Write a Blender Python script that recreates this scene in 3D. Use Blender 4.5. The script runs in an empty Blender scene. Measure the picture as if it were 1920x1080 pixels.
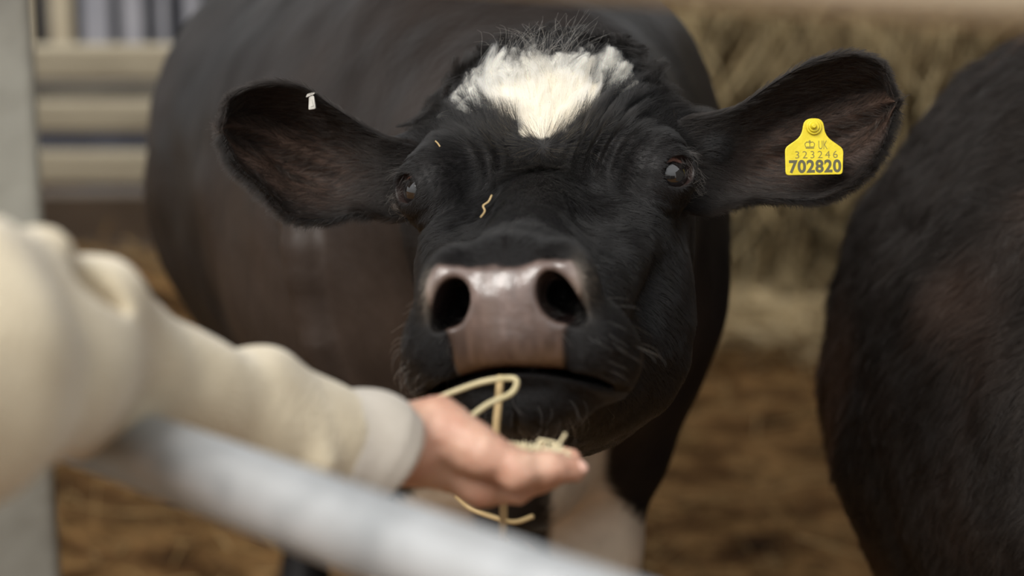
import bpy, math, random
import numpy as np
from mathutils import Matrix, Vector

# ------------------------------------------------------------------ camera, sky, light
S = bpy.context.scene
FPX = 1920 * 70 / 36.0
PITCH = math.radians(12.0)
CAM = np.array([0.0, 0.0, 1.52])
RIGHT = np.array([1.0, 0, 0])
UP = np.array([0, math.sin(PITCH), math.cos(PITCH)])
FWD = np.array([0, math.cos(PITCH), -math.sin(PITCH)])
cd = bpy.data.cameras.new('camera')
cd.lens = 70; cd.sensor_width = 36; cd.clip_start = 0.05; cd.clip_end = 100
cd.dof.use_dof = True; cd.dof.focus_distance = 1.87; cd.dof.aperture_fstop = 2.8
cam = bpy.data.objects.new('camera', cd)
S.collection.objects.link(cam)
cam.location = CAM; cam.rotation_euler = (math.radians(90) - PITCH, 0, 0)
S.camera = cam
S.view_settings.view_transform = 'Standard'
S.view_settings.look = 'None'
S.view_settings.gamma = 1
S.view_settings.use_curve_mapping = False
S.view_settings.exposure = 0.12
w = bpy.data.worlds.new('sky'); S.world = w; w.use_nodes = True
nt = w.node_tree; nt.nodes.clear()
o_ = nt.nodes.new('ShaderNodeOutputWorld'); bg = nt.nodes.new('ShaderNodeBackground')
tc = nt.nodes.new('ShaderNodeTexCoord'); sx = nt.nodes.new('ShaderNodeSeparateXYZ')
rp = nt.nodes.new('ShaderNodeValToRGB')
nt.links.new(tc.outputs['Generated'], sx.inputs[0]); nt.links.new(sx.outputs['Z'], rp.inputs[0])
rp.color_ramp.elements[0].position = 0.0; rp.color_ramp.elements[0].color = (.50, .50, .49, 1)
rp.color_ramp.elements[1].position = 0.5; rp.color_ramp.elements[1].color = (.98, .99, 1.0, 1)
nt.links.new(rp.outputs[0], bg.inputs[0]); bg.inputs[1].default_value = 1.1
nt.links.new(bg.outputs[0], o_.inputs[0])
sd = bpy.data.lights.new('sun', 'SUN'); sd.energy = 4.1; sd.angle = math.radians(38); sd.color = (1, .97, .92)
sun = bpy.data.objects.new('sun', sd); S.collection.objects.link(sun)
sun.rotation_euler = Vector((-0.75, -1.0, 1.25)).to_track_quat('Z', 'Y').to_euler()

FUR = True
rng = np.random.default_rng(7)

# ------------------------------------------------------------------ helpers
def c2w(x, y, d):
    "camera-aligned metres (right, up, depth) to a world point"
    x, y, d = np.broadcast_arrays(np.asarray(x, float), np.asarray(y, float), np.asarray(d, float))
    return CAM + x[..., None] * RIGHT + y[..., None] * UP + d[..., None] * FWD
def P(px, py, d):
    return c2w((px - 960) / FPX * d, (540 - py) / FPX * d, d)
def w2c(p):
    q = p - CAM
    return np.stack([q @ RIGHT, q @ UP, q @ FWD], -1)

def link(o, parent=None):
    S.collection.objects.link(o)
    if parent is not None:
        o.parent = parent
        o.matrix_parent_inverse = parent.matrix_world.inverted()
    return o
def tag(o, label=None, cat=None, group=None, kind=None):
    if label: o['label'] = label
    if cat: o['category'] = cat
    if group: o['group'] = group
    if kind: o['kind'] = kind
    return o
def empty(name, loc, rz=0):
    o = bpy.data.objects.new(name, None); o.empty_display_size = .1
    o.location = tuple(float(v) for v in loc); o.rotation_euler = (0, 0, rz)
    S.collection.objects.link(o); bpy.context.view_layer.update()
    return o
def mesh_obj(name, V, F, mat, parent=None, smooth=True, attrs=None, origin=None):
    V = np.asarray(V, float)
    off = np.zeros(3) if origin is None else np.asarray(origin, float)
    me = bpy.data.meshes.new(name)
    if isinstance(F, np.ndarray) and F.ndim == 2:
        n = len(F); k = F.shape[1]
        me.vertices.add(len(V)); me.vertices.foreach_set('co', (V - off).astype(np.float32).ravel())
        me.loops.add(n * k); me.loops.foreach_set('vertex_index', F.astype(np.int32).ravel())
        me.polygons.add(n); me.polygons.foreach_set('loop_start', np.arange(0, n * k, k, dtype=np.int32))
        me.update(calc_edges=True)
    else:
        me.from_pydata((V - off).tolist(), [], [tuple(int(i) for i in f) for f in F])
    me.polygons.foreach_set('use_smooth', np.full(len(me.polygons), smooth))
    if attrs:
        for k_, a in attrs.items():
            a = np.asarray(a, np.float32)
            if a.ndim == 1:
                at = me.attributes.new(k_, 'FLOAT', 'POINT'); at.data.foreach_set('value', a)
            else:
                at = me.attributes.new(k_, 'FLOAT_COLOR', 'POINT')
                at.data.foreach_set('color', np.c_[a, np.ones(len(a))].astype(np.float32).ravel())
    me.update()
    o = bpy.data.objects.new(name, me)
    if mat: me.materials.append(mat)
    if parent is None:
        o.location = off
        S.collection.objects.link(o)
    else:
        link(o, parent)
        if origin is not None: o.matrix_parent_inverse = Matrix(); o.location = Vector(off) - parent.location
    bpy.context.view_layer.update()
    return o

def merge(parts):
    "several (V, F) shells into one (V, F)"
    Vs, Fs, n = [], [], 0
    for V, F in parts:
        Vs.append(np.asarray(V, float)); Fs += [tuple(i + n for i in f) for f in F]; n += len(V)
    return np.concatenate(Vs), Fs

def smin(a, b, k):
    h = np.clip(0.5 + 0.5 * (b - a) / k, 0, 1)
    return b + (a - b) * h - k * h * (1 - h)
def smax(a, b, k): return -smin(-a, -b, k)
def sm(x, a, b):
    t = np.clip((x - a) / (b - a), 0, 1); return t * t * (3 - 2 * t)
def rot(ax, ay, az):
    r = Matrix.Rotation(math.radians(az), 3, 'Z') @ Matrix.Rotation(math.radians(ay), 3, 'Y') @ Matrix.Rotation(math.radians(ax), 3, 'X')
    return np.array(r)
def ell(p, c, r, R=None):
    q = p - np.array(c)
    if R is not None: q = q @ R
    r = np.array(r)
    k0 = np.linalg.norm(q / r, axis=-1); k1 = np.linalg.norm(q / (r * r), axis=-1) + 1e-9
    return k0 * (k0 - 1) / k1
def cap(p, a, b, r0, r1=None):
    r1 = r0 if r1 is None else r1
    a, b = np.array(a, float), np.array(b, float); d = b - a
    t = np.clip(((p - a) @ d) / (d @ d), 0, 1)
    return np.linalg.norm(p - a - t[..., None] * d, axis=-1) - (r0 + (r1 - r0) * t)
def chain(p, pts, rs, k=0.01):
    f = None
    for i in range(len(pts) - 1):
        g = cap(p, pts[i], pts[i + 1], rs[i], rs[i + 1])
        f = g if f is None else smin(f, g, k)
    return f

def polygonise(f, lo, hi, h, newton=2):
    "surface nets of the zero level of f inside the box"
    lo = np.array(lo, float); hi = np.array(hi, float); B = 8
    nb = np.ceil((hi - lo) / (h * B)).astype(int)
    n = nb * B + 1
    ax = [np.arange(nb[i]) for i in range(3)]
    bi = np.stack(np.meshgrid(*ax, indexing='ij'), -1).reshape(-1, 3)
    cen = lo + (bi + .5) * B * h
    fc = f(cen)
    G = np.empty(n, np.float32)
    sg = np.sign(fc).reshape(nb)
    G[:-1, :-1, :-1] = np.repeat(np.repeat(np.repeat(sg, B, 0), B, 1), B, 2)
    G[-1] = G[-2]; G[:, -1] = G[:, -2]; G[:, :, -1] = G[:, :, -2]
    act = bi[np.abs(fc) < B * h * 1.35]
    r = np.arange(B + 1)
    loc = np.stack(np.meshgrid(r, r, r, indexing='ij'), -1).reshape(-1, 3)
    for s in range(0, len(act), 600):
        idx = (act[s:s + 600, None, :] * B + loc[None]).reshape(-1, 3)
        G[idx[:, 0], idx[:, 1], idx[:, 2]] = f(lo + idx * h)
    neg = G < 0
    cnt = np.zeros(n - 1, np.int8)
    for a in (0, 1):
        for b in (0, 1):
            for c in (0, 1):
                cnt += neg[a:n[0] - 1 + a, b:n[1] - 1 + b, c:n[2] - 1 + c]
    cells = np.argwhere((cnt > 0) & (cnt < 8))
    vid = np.full(n - 1, -1, np.int64); vid[cells[:, 0], cells[:, 1], cells[:, 2]] = np.arange(len(cells))
    acc = np.zeros((len(cells), 3)); num = np.zeros(len(cells))
    cs = [(a, b, c) for a in (0, 1) for b in (0, 1) for c in (0, 1)]
    for i in range(8):
        for j in range(i + 1, 8):
            if sum(abs(np.array(cs[i]) - np.array(cs[j]))) != 1: continue
            A = cells + cs[i]; Bc = cells + cs[j]
            ga = G[A[:, 0], A[:, 1], A[:, 2]]; gb = G[Bc[:, 0], Bc[:, 1], Bc[:, 2]]
            m = (ga < 0) != (gb < 0)
            t = np.where(m, ga / np.where(m, ga - gb, 1), 0)[:, None]
            acc += np.where(m[:, None], A + t * (Bc - A), 0); num += m
    V = lo + acc / num[:, None] * h
    Q = []
    for ax_ in range(3):
        o1, o2 = [(1, 2), (2, 0), (0, 1)][ax_]
        d = np.zeros(3, int); d[ax_] = 1
        sl = [slice(0, n[k] - 1) if k == ax_ else slice(1, n[k] - 1) for k in range(3)]
        a = neg[tuple(sl)]
        sl2 = list(sl); sl2[ax_] = slice(1, n[ax_])
        b = neg[tuple(sl2)]
        e = np.argwhere(a != b)
        base = e.copy(); base[:, o1] += 1; base[:, o2] += 1
        fl = a[e[:, 0], e[:, 1], e[:, 2]]
        u = np.zeros(3, int); u[o1] = 1; v = np.zeros(3, int); v[o2] = 1
        q = [base - u - v, base - v, base, base - u]
        ids = np.stack([vid[x[:, 0], x[:, 1], x[:, 2]] for x in q], 1)
        ids = np.where(fl[:, None], ids, ids[:, ::-1])
        Q.append(ids)
    Q = np.concatenate(Q); Q = Q[(Q >= 0).all(1)]
    for _ in range(newton):
        g = grad(f, V, h * .4); d = f(V)
        step = d / np.maximum((g * g).sum(1), .1)
        V = V - np.clip(step, -h * .5, h * .5)[:, None] * g
    return V, Q
def grad(f, p, e):
    g = np.empty_like(p)
    for i in range(3):
        d = np.zeros(3); d[i] = e
        g[:, i] = (f(p + d) - f(p - d)) / (2 * e)
    return g
def interp(x, xs, ys):
    "smooth (Catmull-Rom) interpolation"
    xs = np.array(xs, float); ys = np.array(ys, float)
    x = np.clip(x, xs[0], xs[-1]); i = np.clip(np.searchsorted(xs, x) - 1, 0, len(xs) - 2)
    m = np.gradient(ys, xs); hh = xs[i + 1] - xs[i]; t = (x - xs[i]) / hh
    return ((2*t**3-3*t*t+1)*ys[i] + (t**3-2*t*t+t)*hh*m[i] + (-2*t**3+3*t*t)*ys[i+1] + (t**3-t*t)*hh*m[i+1])

def tube(pts, rad, n=10, capped=True):
    pts = np.asarray(pts, float); m = len(pts)
    rad = np.broadcast_to(rad, m)
    T = np.gradient(pts, axis=0); T /= np.linalg.norm(T, axis=1)[:, None]
    up = np.array([0, 0, 1.0]) if abs(T[0][2]) < .9 else np.array([1.0, 0, 0])
    V = []; N = np.cross(T[0], up); N /= np.linalg.norm(N)
    for i in range(m):
        N = N - T[i] * (N @ T[i]); N /= np.linalg.norm(N); Bn = np.cross(T[i], N)
        a = np.arange(n) * 2 * math.pi / n
        V.append(pts[i] + rad[i] * (np.cos(a)[:, None] * N + np.sin(a)[:, None] * Bn))
    V = np.concatenate(V); F = []
    for i in range(m - 1):
        for j in range(n):
            F.append((i*n+j, i*n+(j+1) % n, (i+1)*n+(j+1) % n, (i+1)*n+j))
    if capped: F += [tuple(range(n))[::-1], tuple(range((m-1)*n, m*n))]
    return V, F
def box(c, s, R=None):
    v = np.array([(x, y, z) for x in (-1, 1) for y in (-1, 1) for z in (-1, 1)], float) * np.array(s) / 2
    if R is not None: v = v @ R.T
    F = [(0, 1, 3, 2), (4, 6, 7, 5), (0, 4, 5, 1), (2, 3, 7, 6), (0, 2, 6, 4), (1, 5, 7, 3)]
    return v + np.array(c), F
def bevel(o, wd=.004, seg=2):
    m = o.modifiers.new('bevel', 'BEVEL'); m.width = wd; m.segments = seg; m.limit_method = 'ANGLE'

# ------------------------------------------------------------------ materials
def mat(name, col=(.5, .5, .5), rough=.6, **kw):
    m = bpy.data.materials.new(name); m.use_nodes = True
    b = m.node_tree.nodes['Principled BSDF']
    b.inputs['Base Color'].default_value = (*col, 1); b.inputs['Roughness'].default_value = rough
    for k, v in kw.items(): b.inputs[k.replace('_', ' ')].default_value = v
    return m, m.node_tree, b
def N(nt, t, **kw):
    n = nt.nodes.new('ShaderNode' + t)
    for k, v in kw.items(): setattr(n, k, v)
    return n
def noise_mat(name, cols, scale=8, detail=6, rough=.7, bump=0, bscale=None, stretch=None, sheen=0, dist=.01, spec=None):
    m, nt, b = mat(name, rough=rough)
    t = N(nt, 'TexCoord'); mp = N(nt, 'Mapping')
    nt.links.new(t.outputs['Object'], mp.inputs[0])
    if stretch: mp.inputs['Scale'].default_value = stretch
    n = N(nt, 'TexNoise'); n.inputs['Scale'].default_value = scale; n.inputs['Detail'].default_value = detail
    nt.links.new(mp.outputs[0], n.inputs['Vector'])
    r = N(nt, 'ValToRGB'); e = r.color_ramp.elements
    pos = np.linspace(.3, .7, len(cols))
    e[0].position = pos[0]; e[0].color = (*cols[0], 1); e[1].position = pos[-1]; e[1].color = (*cols[-1], 1)
    for i in range(1, len(cols) - 1): q = e.new(pos[i]); q.color = (*cols[i], 1)
    nt.links.new(n.outputs['Fac'], r.inputs[0]); nt.links.new(r.outputs[0], b.inputs['Base Color'])
    if bump:
        n2 = N(nt, 'TexNoise'); n2.inputs['Scale'].default_value = bscale or scale * 4; n2.inputs['Detail'].default_value = 4
        nt.links.new(mp.outputs[0], n2.inputs['Vector'])
        bp = N(nt, 'Bump'); bp.inputs['Strength'].default_value = bump; bp.inputs['Distance'].default_value = dist
        nt.links.new(n2.outputs['Fac'], bp.inputs['Height']); nt.links.new(bp.outputs[0], b.inputs['Normal'])
    if sheen: b.inputs['Sheen Weight'].default_value = sheen; b.inputs['Sheen Roughness'].default_value = .5
    if spec is not None: b.inputs['Specular IOR Level'].default_value = spec
    return m

# cow hide: colour comes from a per-vertex hide pattern (the animal's own markings, plus shading on the nose pad)
def hide_mat(name, rough=.55, sheen=.0, bscale=60, bump=.3):
    m, nt, b = mat(name, rough=rough)
    a = N(nt, 'Attribute'); a.attribute_name = 'col'
    t = N(nt, 'TexCoord'); n = N(nt, 'TexNoise'); n.inputs['Scale'].default_value = bscale; n.inputs['Detail'].default_value = 6
    nt.links.new(t.outputs['Object'], n.inputs['Vector'])
    bp = N(nt, 'Bump'); bp.inputs['Strength'].default_value = bump; bp.inputs['Distance'].default_value = .004
    nt.links.new(n.outputs['Fac'], bp.inputs['Height']); nt.links.new(bp.outputs[0], b.inputs['Normal'])
    n2 = N(nt, 'TexNoise'); n2.inputs['Scale'].default_value = 9; n2.inputs['Detail'].default_value = 5
    nt.links.new(t.outputs['Object'], n2.inputs['Vector'])
    mr = N(nt, 'MapRange'); mr.inputs[1].default_value = .3; mr.inputs[2].default_value = .7; mr.inputs[3].default_value = .7; mr.inputs[4].default_value = 1.4
    nt.links.new(n2.outputs['Fac'], mr.inputs[0])
    mx = N(nt, 'VectorMath', operation='SCALE'); nt.links.new(a.outputs['Color'], mx.inputs[0]); nt.links.new(mr.outputs[0], mx.inputs['Scale'])
    nt.links.new(mx.outputs[0], b.inputs['Base Color'])
    ar = N(nt, 'Attribute'); ar.attribute_name = 'rough'; nt.links.new(ar.outputs['Fac'], b.inputs['Roughness'])
    ms = N(nt, 'MapRange'); ms.inputs[1].default_value = .24; ms.inputs[2].default_value = .5; ms.inputs[3].default_value = .75; ms.inputs[4].default_value = .16
    nt.links.new(ar.outputs['Fac'], ms.inputs[0]); nt.links.new(ms.outputs[0], b.inputs['Specular IOR Level'])
    b.inputs['Sheen Weight'].default_value = sheen
    b.inputs['Specular IOR Level'].default_value = .16
    return m
M_hide = hide_mat('cow_hide')
M_body = hide_mat('cow_body_hide', bscale=140, bump=.5)
BLACK = np.array([.008, .007, .007]); BROWNB = np.array([.030, .022, .018]); WHITE = np.array([.70, .64, .53])

# hair of the coat, coloured per strand
def hair_mat(name, rough=.38, gloss=.74):
    m = bpy.data.materials.new(name); m.use_nodes = True; nt = m.node_tree; nt.nodes.clear()
    o = N(nt, 'OutputMaterial'); h = N(nt, 'BsdfHairPrincipled'); h.model = 'CHIANG'; h.parametrization = 'COLOR'
    a = N(nt, 'Attribute'); a.attribute_name = 'col'
    nt.links.new(a.outputs['Color'], h.inputs['Color'])
    h.inputs['Roughness'].default_value = rough; h.inputs['Radial Roughness'].default_value = .45
    h.inputs['Random Roughness'].default_value = .2; h.inputs['IOR'].default_value = 1.42
    # dark strands are dull and half matt, pale ones glossy
    df = N(nt, 'BsdfDiffuse'); nt.links.new(a.outputs['Color'], df.inputs['Color'])
    mr = N(nt, 'MapRange'); mr.inputs[1].default_value = .05; mr.inputs[2].default_value = .4; mr.inputs[3].default_value = gloss; mr.inputs[4].default_value = 1
    sp = N(nt, 'SeparateColor'); nt.links.new(a.outputs['Color'], sp.inputs[0]); nt.links.new(sp.outputs[0], mr.inputs[0])
    mx = N(nt, 'MixShader'); nt.links.new(mr.outputs[0], mx.inputs[0]); nt.links.new(df.outputs[0], mx.inputs[1]); nt.links.new(h.outputs[0], mx.inputs[2])
    nt.links.new(mx.outputs[0], o.inputs['Surface'])
    return m
M_hair = hair_mat('cow_hair'); M_hair2 = hair_mat('dull_cow_hair', gloss=.40)
def hair_obj(name, pts, rad, col, m, parent):
    "pts (n, k, 3) strands; rad (n,) root radius; col (n, 3)"
    n, k, _ = pts.shape
    hc = bpy.data.hair_curves.new(name)
    hc.add_curves([k] * n)
    hc.attributes['position'].data.foreach_set('vector', pts.astype(np.float32).ravel())
    if 'radius' not in hc.attributes: hc.attributes.new('radius', 'FLOAT', 'POINT')
    taper = np.linspace(1, .45, k)
    hc.attributes['radius'].data.foreach_set('value', (rad[:, None] * taper[None]).astype(np.float32).ravel())
    a = hc.attributes.new('col', 'FLOAT_COLOR', 'CURVE')
    a.data.foreach_set('color', np.c_[col, np.ones(n)].astype(np.float32).ravel())
    hc.materials.append(m)
    o = bpy.data.objects.new(name, hc)
    return link(o, parent)
def sample_tris(V, F, n, wf=None):
    "area-weighted points on quads/tris: positions"
    T = np.concatenate([F[:, [0, 1, 2]], F[:, [0, 2, 3]]]) if F.shape[1] == 4 else F
    A = V[T[:, 0]]; Bv = V[T[:, 1]] - A; Cv = V[T[:, 2]] - A
    ar = np.linalg.norm(np.cross(Bv, Cv), axis=1)
    if wf is not None: ar = ar * wf((V[T].mean(1)))
    i = rng.choice(len(T), n, p=ar / ar.sum())
    u, v = rng.random(n), rng.random(n); s = u + v > 1; u[s] = 1 - u[s]; v[s] = 1 - v[s]
    return A[i] + u[:, None] * Bv[i] + v[:, None] * Cv[i], i, T
def vnoise(p, s, seed=0):
    "cheap smooth 3-D value noise in -1..1"
    q = p * s + seed * 17.3; i = np.floor(q).astype(np.int64); f = q - i; f = f * f * (3 - 2 * f)
    def hsh(a):
        h_ = (a[..., 0] * 73856093) ^ (a[..., 1] * 19349663) ^ (a[..., 2] * 83492791)
        h_ = (h_ ^ (h_ >> 13)) * 1274126177
        return ((h_ & 0xffff) / 32767.5) - 1
    r = 0
    for a in (0, 1):
        for b in (0, 1):
            for c in (0, 1):
                wt = (f[..., 0] if a else 1 - f[..., 0]) * (f[..., 1] if b else 1 - f[..., 1]) * (f[..., 2] if c else 1 - f[..., 2])
                r = r + wt * hsh(i + np.array([a, b, c]))
    return r
def unit(v): return v / (np.linalg.norm(v, axis=-1, keepdims=True) + 1e-12)

# ------------------------------------------------------------------ the cow that is being fed
H0 = np.array([0.0275, 0.103, -1.87])           # camera-aligned, z towards the camera
YAW = math.radians(8.0); ROLL = math.radians(3.2)
RY = np.array([[math.cos(YAW), 0, -math.sin(YAW)], [0, 1, 0], [math.sin(YAW), 0, math.cos(YAW)]])
RZ = np.array([[math.cos(ROLL), -math.sin(ROLL), 0], [math.sin(ROLL), math.cos(ROLL), 0], [0, 0, 1]])
RH = RY @ RZ
def h2w(q):
    c = np.asarray(q, float) @ RH.T + H0
    return c2w(c[..., 0], c[..., 1], -c[..., 2])
def w2h(p):
    c = w2c(p); c = np.stack([c[..., 0], c[..., 1], -c[..., 2]], -1)
    return (c - H0) @ RH
def hdir(v):                                    # direction, head frame to world
    c = np.asarray(v, float) @ RH.T
    return c[..., 0:1] * RIGHT + c[..., 1:2] * UP - c[..., 2:3] * FWD

EYE = {-1: np.array([-.116, -.004, -.020]), 1: np.array([.116, -.004, -.020])}
EYE_R = .0205
EDIR = {s: unit(np.array([s * .60, .10, .80])) for s in (-1, 1)}
# mouth line in the head frame: height as a function of x
def mouth_y(x): return -.169 - 3.2 * x * x
def head_sdf(q):
    x, y, z = q[..., 0], q[..., 1], q[..., 2]
    ax = np.abs(x); m = np.stack([ax, y, z], -1)
    # long shell of the skull and jaws, section by section along z
    zs = [-.24, -.17, -.10, -.05, 0, .05, .10, .15, .20, .25, .28]
    yt = interp(z, zs, [.060, .098, .080, .042, .004, -.026, -.046, -.062, -.074, -.092, -.11])
    yb = interp(z, zs, [-.19, -.235, -.262, -.262, -.256, -.245, -.232, -.222, -.213, -.20, -.18])
    ww = interp(z, zs, [.085, .102, .116, .119, .112, .096, .078, .067, .062, .058, .05])
    yc = (yt + yb) / 2; hh = (yt - yb) / 2
    v = (y - yc) / hh
    wn = ww * (1 - .10 * np.clip(-v, 0, 1)**2 - .06 * np.clip(v, 0, 1)**2)
    k = ((ax / wn)**2.6 + np.abs(v)**2.6 + 1e-9)**(1 / 2.6)
    f = (k - 1) * np.minimum(wn, hh) * .9
    f = smax(f, z - .27, .03); f = smax(f, -.25 - z, .03)
    # poll and crest
    f = smin(f, ell(m, (0, .010, -.105), (.126, .128, .070)), .03)
    f = smin(f, ell(m, (0, .078, -.165), (.075, .055, .060)), .04)
    f = smin(f, cap(m, (.09, .030, -.10), (.150, .028, -.095), .042, .026), .03)
    # brow ridges and orbits
    f = smin(f, ell(m, (.092, .014, -.040), (.036, .030, .040), rot(0, 25, -20)), .04)
    f = smin(f, ell(m, (.100, .000, -.032), (.034, .040, .040)), .018)
    # nasal bridge and its flat sides
    f = smin(f, cap(m, (0, -.030, .02), (0, -.105, .235), .034, .045), .022)
    f = smax(f, -ell(m, (.066, .022, .030), (.018, .040, .030), rot(0, 0, -20)), .025)
    f = smax(f, -ell(m, (.058, -.030, .120), (.014, .020, .050), rot(0, 10, 0)), .022)
    # shallow hollow below the eye, crest of the cheek
    f = smax(f, -ell(m, (.112, -.085, .075), (.030, .045, .075), rot(0, 18, 0)), .035)
    f = smin(f, ell(m, (.088, -.125, -.045), (.040, .090, .080)), .03)
    f = smin(f, cap(m, (.085, -.055, .0), (.058, -.125, .14), .022, .018), .03)
    # muzzle
    f = smin(f, ell(m, (0, -.118, .245), (.073, .052, .045)), .02)
    f = smin(f, ell(m, (.048, -.100, .262), (.024, .034, .030), rot(0, 0, 18)), .014)   # nostril wing
    f = smin(f, ell(m, (.054, -.150, .225), (.040, .040, .055), rot(0, 12, 12)), .016)   # upper lip
    f = smin(f, ell(m, (0, -.150, .252), (.045, .030, .040)), .016)
    f = smin(f, ell(m, (.066, -.168, .190), (.030, .034, .050), rot(0, 10, 0)), .022)   # lip corner
    # chin and lower lip
    f = smin(f, ell(m, (0, -.196, .200), (.058, .030, .055)), .016)
    f = smin(f, ell(m, (0, -.195, .235), (.046, .022, .030)), .012)
    # nose pad: slight raised plate with a crisp edge
    pm = pad_mask(q)
    f = f - .0022 * pm
    # philtrum
    f = f + .0025 * np.exp(-(x / .004)**2) * sm(-y, .145, .165) * sm(z, .2, .25)
    # mouth slit
    g = np.abs(y - mouth_y(x)) - .0022 - .0012 * sm(ax, .03, .07)
    g = smax(g, .165 - z, .01); g = smax(g, ax - .079, .01)
    f = smax(f, -g, .006)
    # nostrils: comma shaped pits
    R = rot(0, 0, 24)
    n1 = ell(m, (.0412, -.112, .280), (.0148, .0200, .060), rot(0, 2, 20))
    n2 = ell(m, (.0505, -.122, .272), (.0080, .015, .040), rot(0, 0, 38))
    f = smax(f, -smin(n1, n2, .008), .006)
    # rim of the nostril
    # eye sockets with lids
    for s in (-1, 1):
        e = EYE[s]; d = EDIR[s]
        mm = q - e
        a = mm @ d
        hor = unit(np.cross([0, 1, 0], d)); ver = np.cross(d, hor)
        tl = math.radians(-26 * s)
        hx = mm @ hor; vy = mm @ ver
        hx, vy = hx * math.cos(tl) - vy * math.sin(tl), hx * math.sin(tl) + vy * math.cos(tl)
        lid = np.linalg.norm(mm, axis=-1) - (EYE_R + .0045)
        f = smin(f, lid, .028)
        # opening, almond shaped with a tear corner
        op = np.sqrt((hx / .0172)**2 + (vy / .0138)**2 + 1e-9) - 1
        op = op * .0145
        tc_ = np.sqrt(((hx * -s + .0) / .010)**2 + (vy / .004)**2) - 1
        op = smax(op, .006 - a, .004)
        f = smax(f, -op, .0035)
        # creases round the lids
        r = np.sqrt((hx / 1.15)**2 + (vy)**2)
        f = f + .0012 * np.exp(-((r - .0275) / .0030)**2) * sm(a, .0, .012) * sm(np.abs(vy), 0, .012)
        f = f + .0016 * np.exp(-((r - .0375) / .0035)**2) * sm(a, -.01, .008) * sm(-vy, -.005, .014)
    # brow wrinkles, strongest on the right of the picture
    r = np.sqrt(((ax - .118) / 1.0)**2 + ((y + .012) / 1.25)**2)
    wr = np.sin((r - .052) / .0135 * math.pi * 2 + 1.6 * vnoise(q, 28, 3))
    mk = np.exp(-((r - .078) / .024)**2) * sm(y, -.012, .02) * sm(.115 - ax, 0, .03) * sm(-z, -.03, .0) * sm(z, -.17, -.12)
    f = f + .0032 * wr * mk * np.where(x > 0, 1.0, .35)
    f = f + .0012 * vnoise(q, 45, 1) + .0018 * vnoise(q, 22, 2)
    return f
def pad_mask(q):
    "1 on the bare nose pad"
    x, y, z = q[..., 0], q[..., 1], q[..., 2]
    ax = np.abs(x)
    hw = interp(y, [-.175, -.165, -.150, -.138, -.125, -.105, -.085, -.07], [.041, .044, .045, .047, .056, .063, .057, .046])
    top = -.080 - .006 * np.cos(ax / .06 * 3) - .010 * (ax / .06)**2 + .003 * vnoise(q, 90, 12)
    m = sm(hw - ax, -.002, .003) * sm(top - y, -.002, .004) * sm(y - (mouth_y(x) + .002), -.001, .002) * sm(z, .235, .245)
    return m

# trunk, neck and legs, in world metres
def wp(px, py, d): return P(px, py, d)
NECK0 = h2w([0, -.03, -.17])
CHEST = P(985, 560, 2.42); HIP = P(770, 330, 3.75)
def C3(px, d, z):
    "point seen in column px at depth-ish d with world height z"
    x = (px - 960) / FPX * d
    return np.array([x, d * 1.0, z])
def body_sdf(p):
    f = ell(p, C3(820, 2.95, 1.03), (.365, .80, .42), rot(-2, 0, 12))
    f = smin(f, ell(p, C3(790, 3.35, 1.02), (.46, .55, .43), rot(0, 0, 12)), .12)
    f = smin(f, ell(p, C3(930, 2.55, 1.04), (.225, .30, .38)), .12)        # shoulders
    f = smin(f, ell(p, C3(955, 2.42, .99), (.14, .15, .20)), .10)           # brisket
    f = smin(f, ell(p, C3(800, 3.75, 1.12), (.30, .30, .36)), .12)          # rump
    f = smin(f, cap(p, NECK0, C3(985, 2.50, 1.20), .125, .22), .08)
    f = smin(f, cap(p, h2w([0, -.10, -.18]), C3(975, 2.45, 1.02), .11, .17), .08)
    f = smin(f, ell(p, [.012, 2.31, .825], (.068, .09, .088)), .02)
    # dewlap
    f = smin(f, chain(p, [h2w([0, -.22, -.16]), C3(965, 2.22, .96), C3(968, 2.30, .83)], [.045, .045, .05], .04), .06)
    for (pts, rs) in LEGS:
        f = smin(f, chain(p, pts, rs, .03), .05)
    if FOLD is not None: f = smin(f, chain(p, FOLD, [.022] * len(FOLD), .01), .012)   # fold of skin on the flank
    f = f + .010 * vnoise(p, 6, 5) + .004 * vnoise(p, 16, 6)
    return f
def leg(x, y, z0, fwd, s, hind=False, w=1.0):
    if not hind:
        pts = [(x, y, z0), (x + .005 * s, y + .0, .66), (x + .008 * s, y - .02, .42), (x + .005 * s, y - .005, .22), (x, y - .02, .11), (x, y - .05, .03)]
        rs = [.080 * w, .060 * w, .060 * w, .036 * w, .043 * w, .055 * w]
    else:
        pts = [(x, y, z0), (x + .02 * s, y - .10, .72), (x, y + .14, .50), (x, y + .09, .26), (x, y + .07, .11), (x, y + .03, .03)]
        rs = [.15, .10, .055, .038, .042, .055]
    return [np.array(a, float) for a in pts], rs
LEGS = [([np.array(a, float) for a in ((-.17, 2.44, 1.0), (-.128, 2.43, .79), (-.118, 2.41, .66), (-.115, 2.40, .46), (-.118, 2.41, .22), (-.12, 2.39, .11), (-.12, 2.36, .03))], [.07, .054, .054, .052, .036, .043, .055]),
        ([np.array(a, float) for a in ((.185, 2.44, 1.0), (.130, 2.43, .79), (.100, 2.41, .67), (.088, 2.40, .46), (.09, 2.41, .22), (.09, 2.39, .11), (.09, 2.36, .03))], [.07, .054, .056, .054, .036, .043, .055]), leg(-.42, 3.75, 1.0, 0, -1, True), leg(-.02, 3.85, 1.0, 0, 1, True)]

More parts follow.
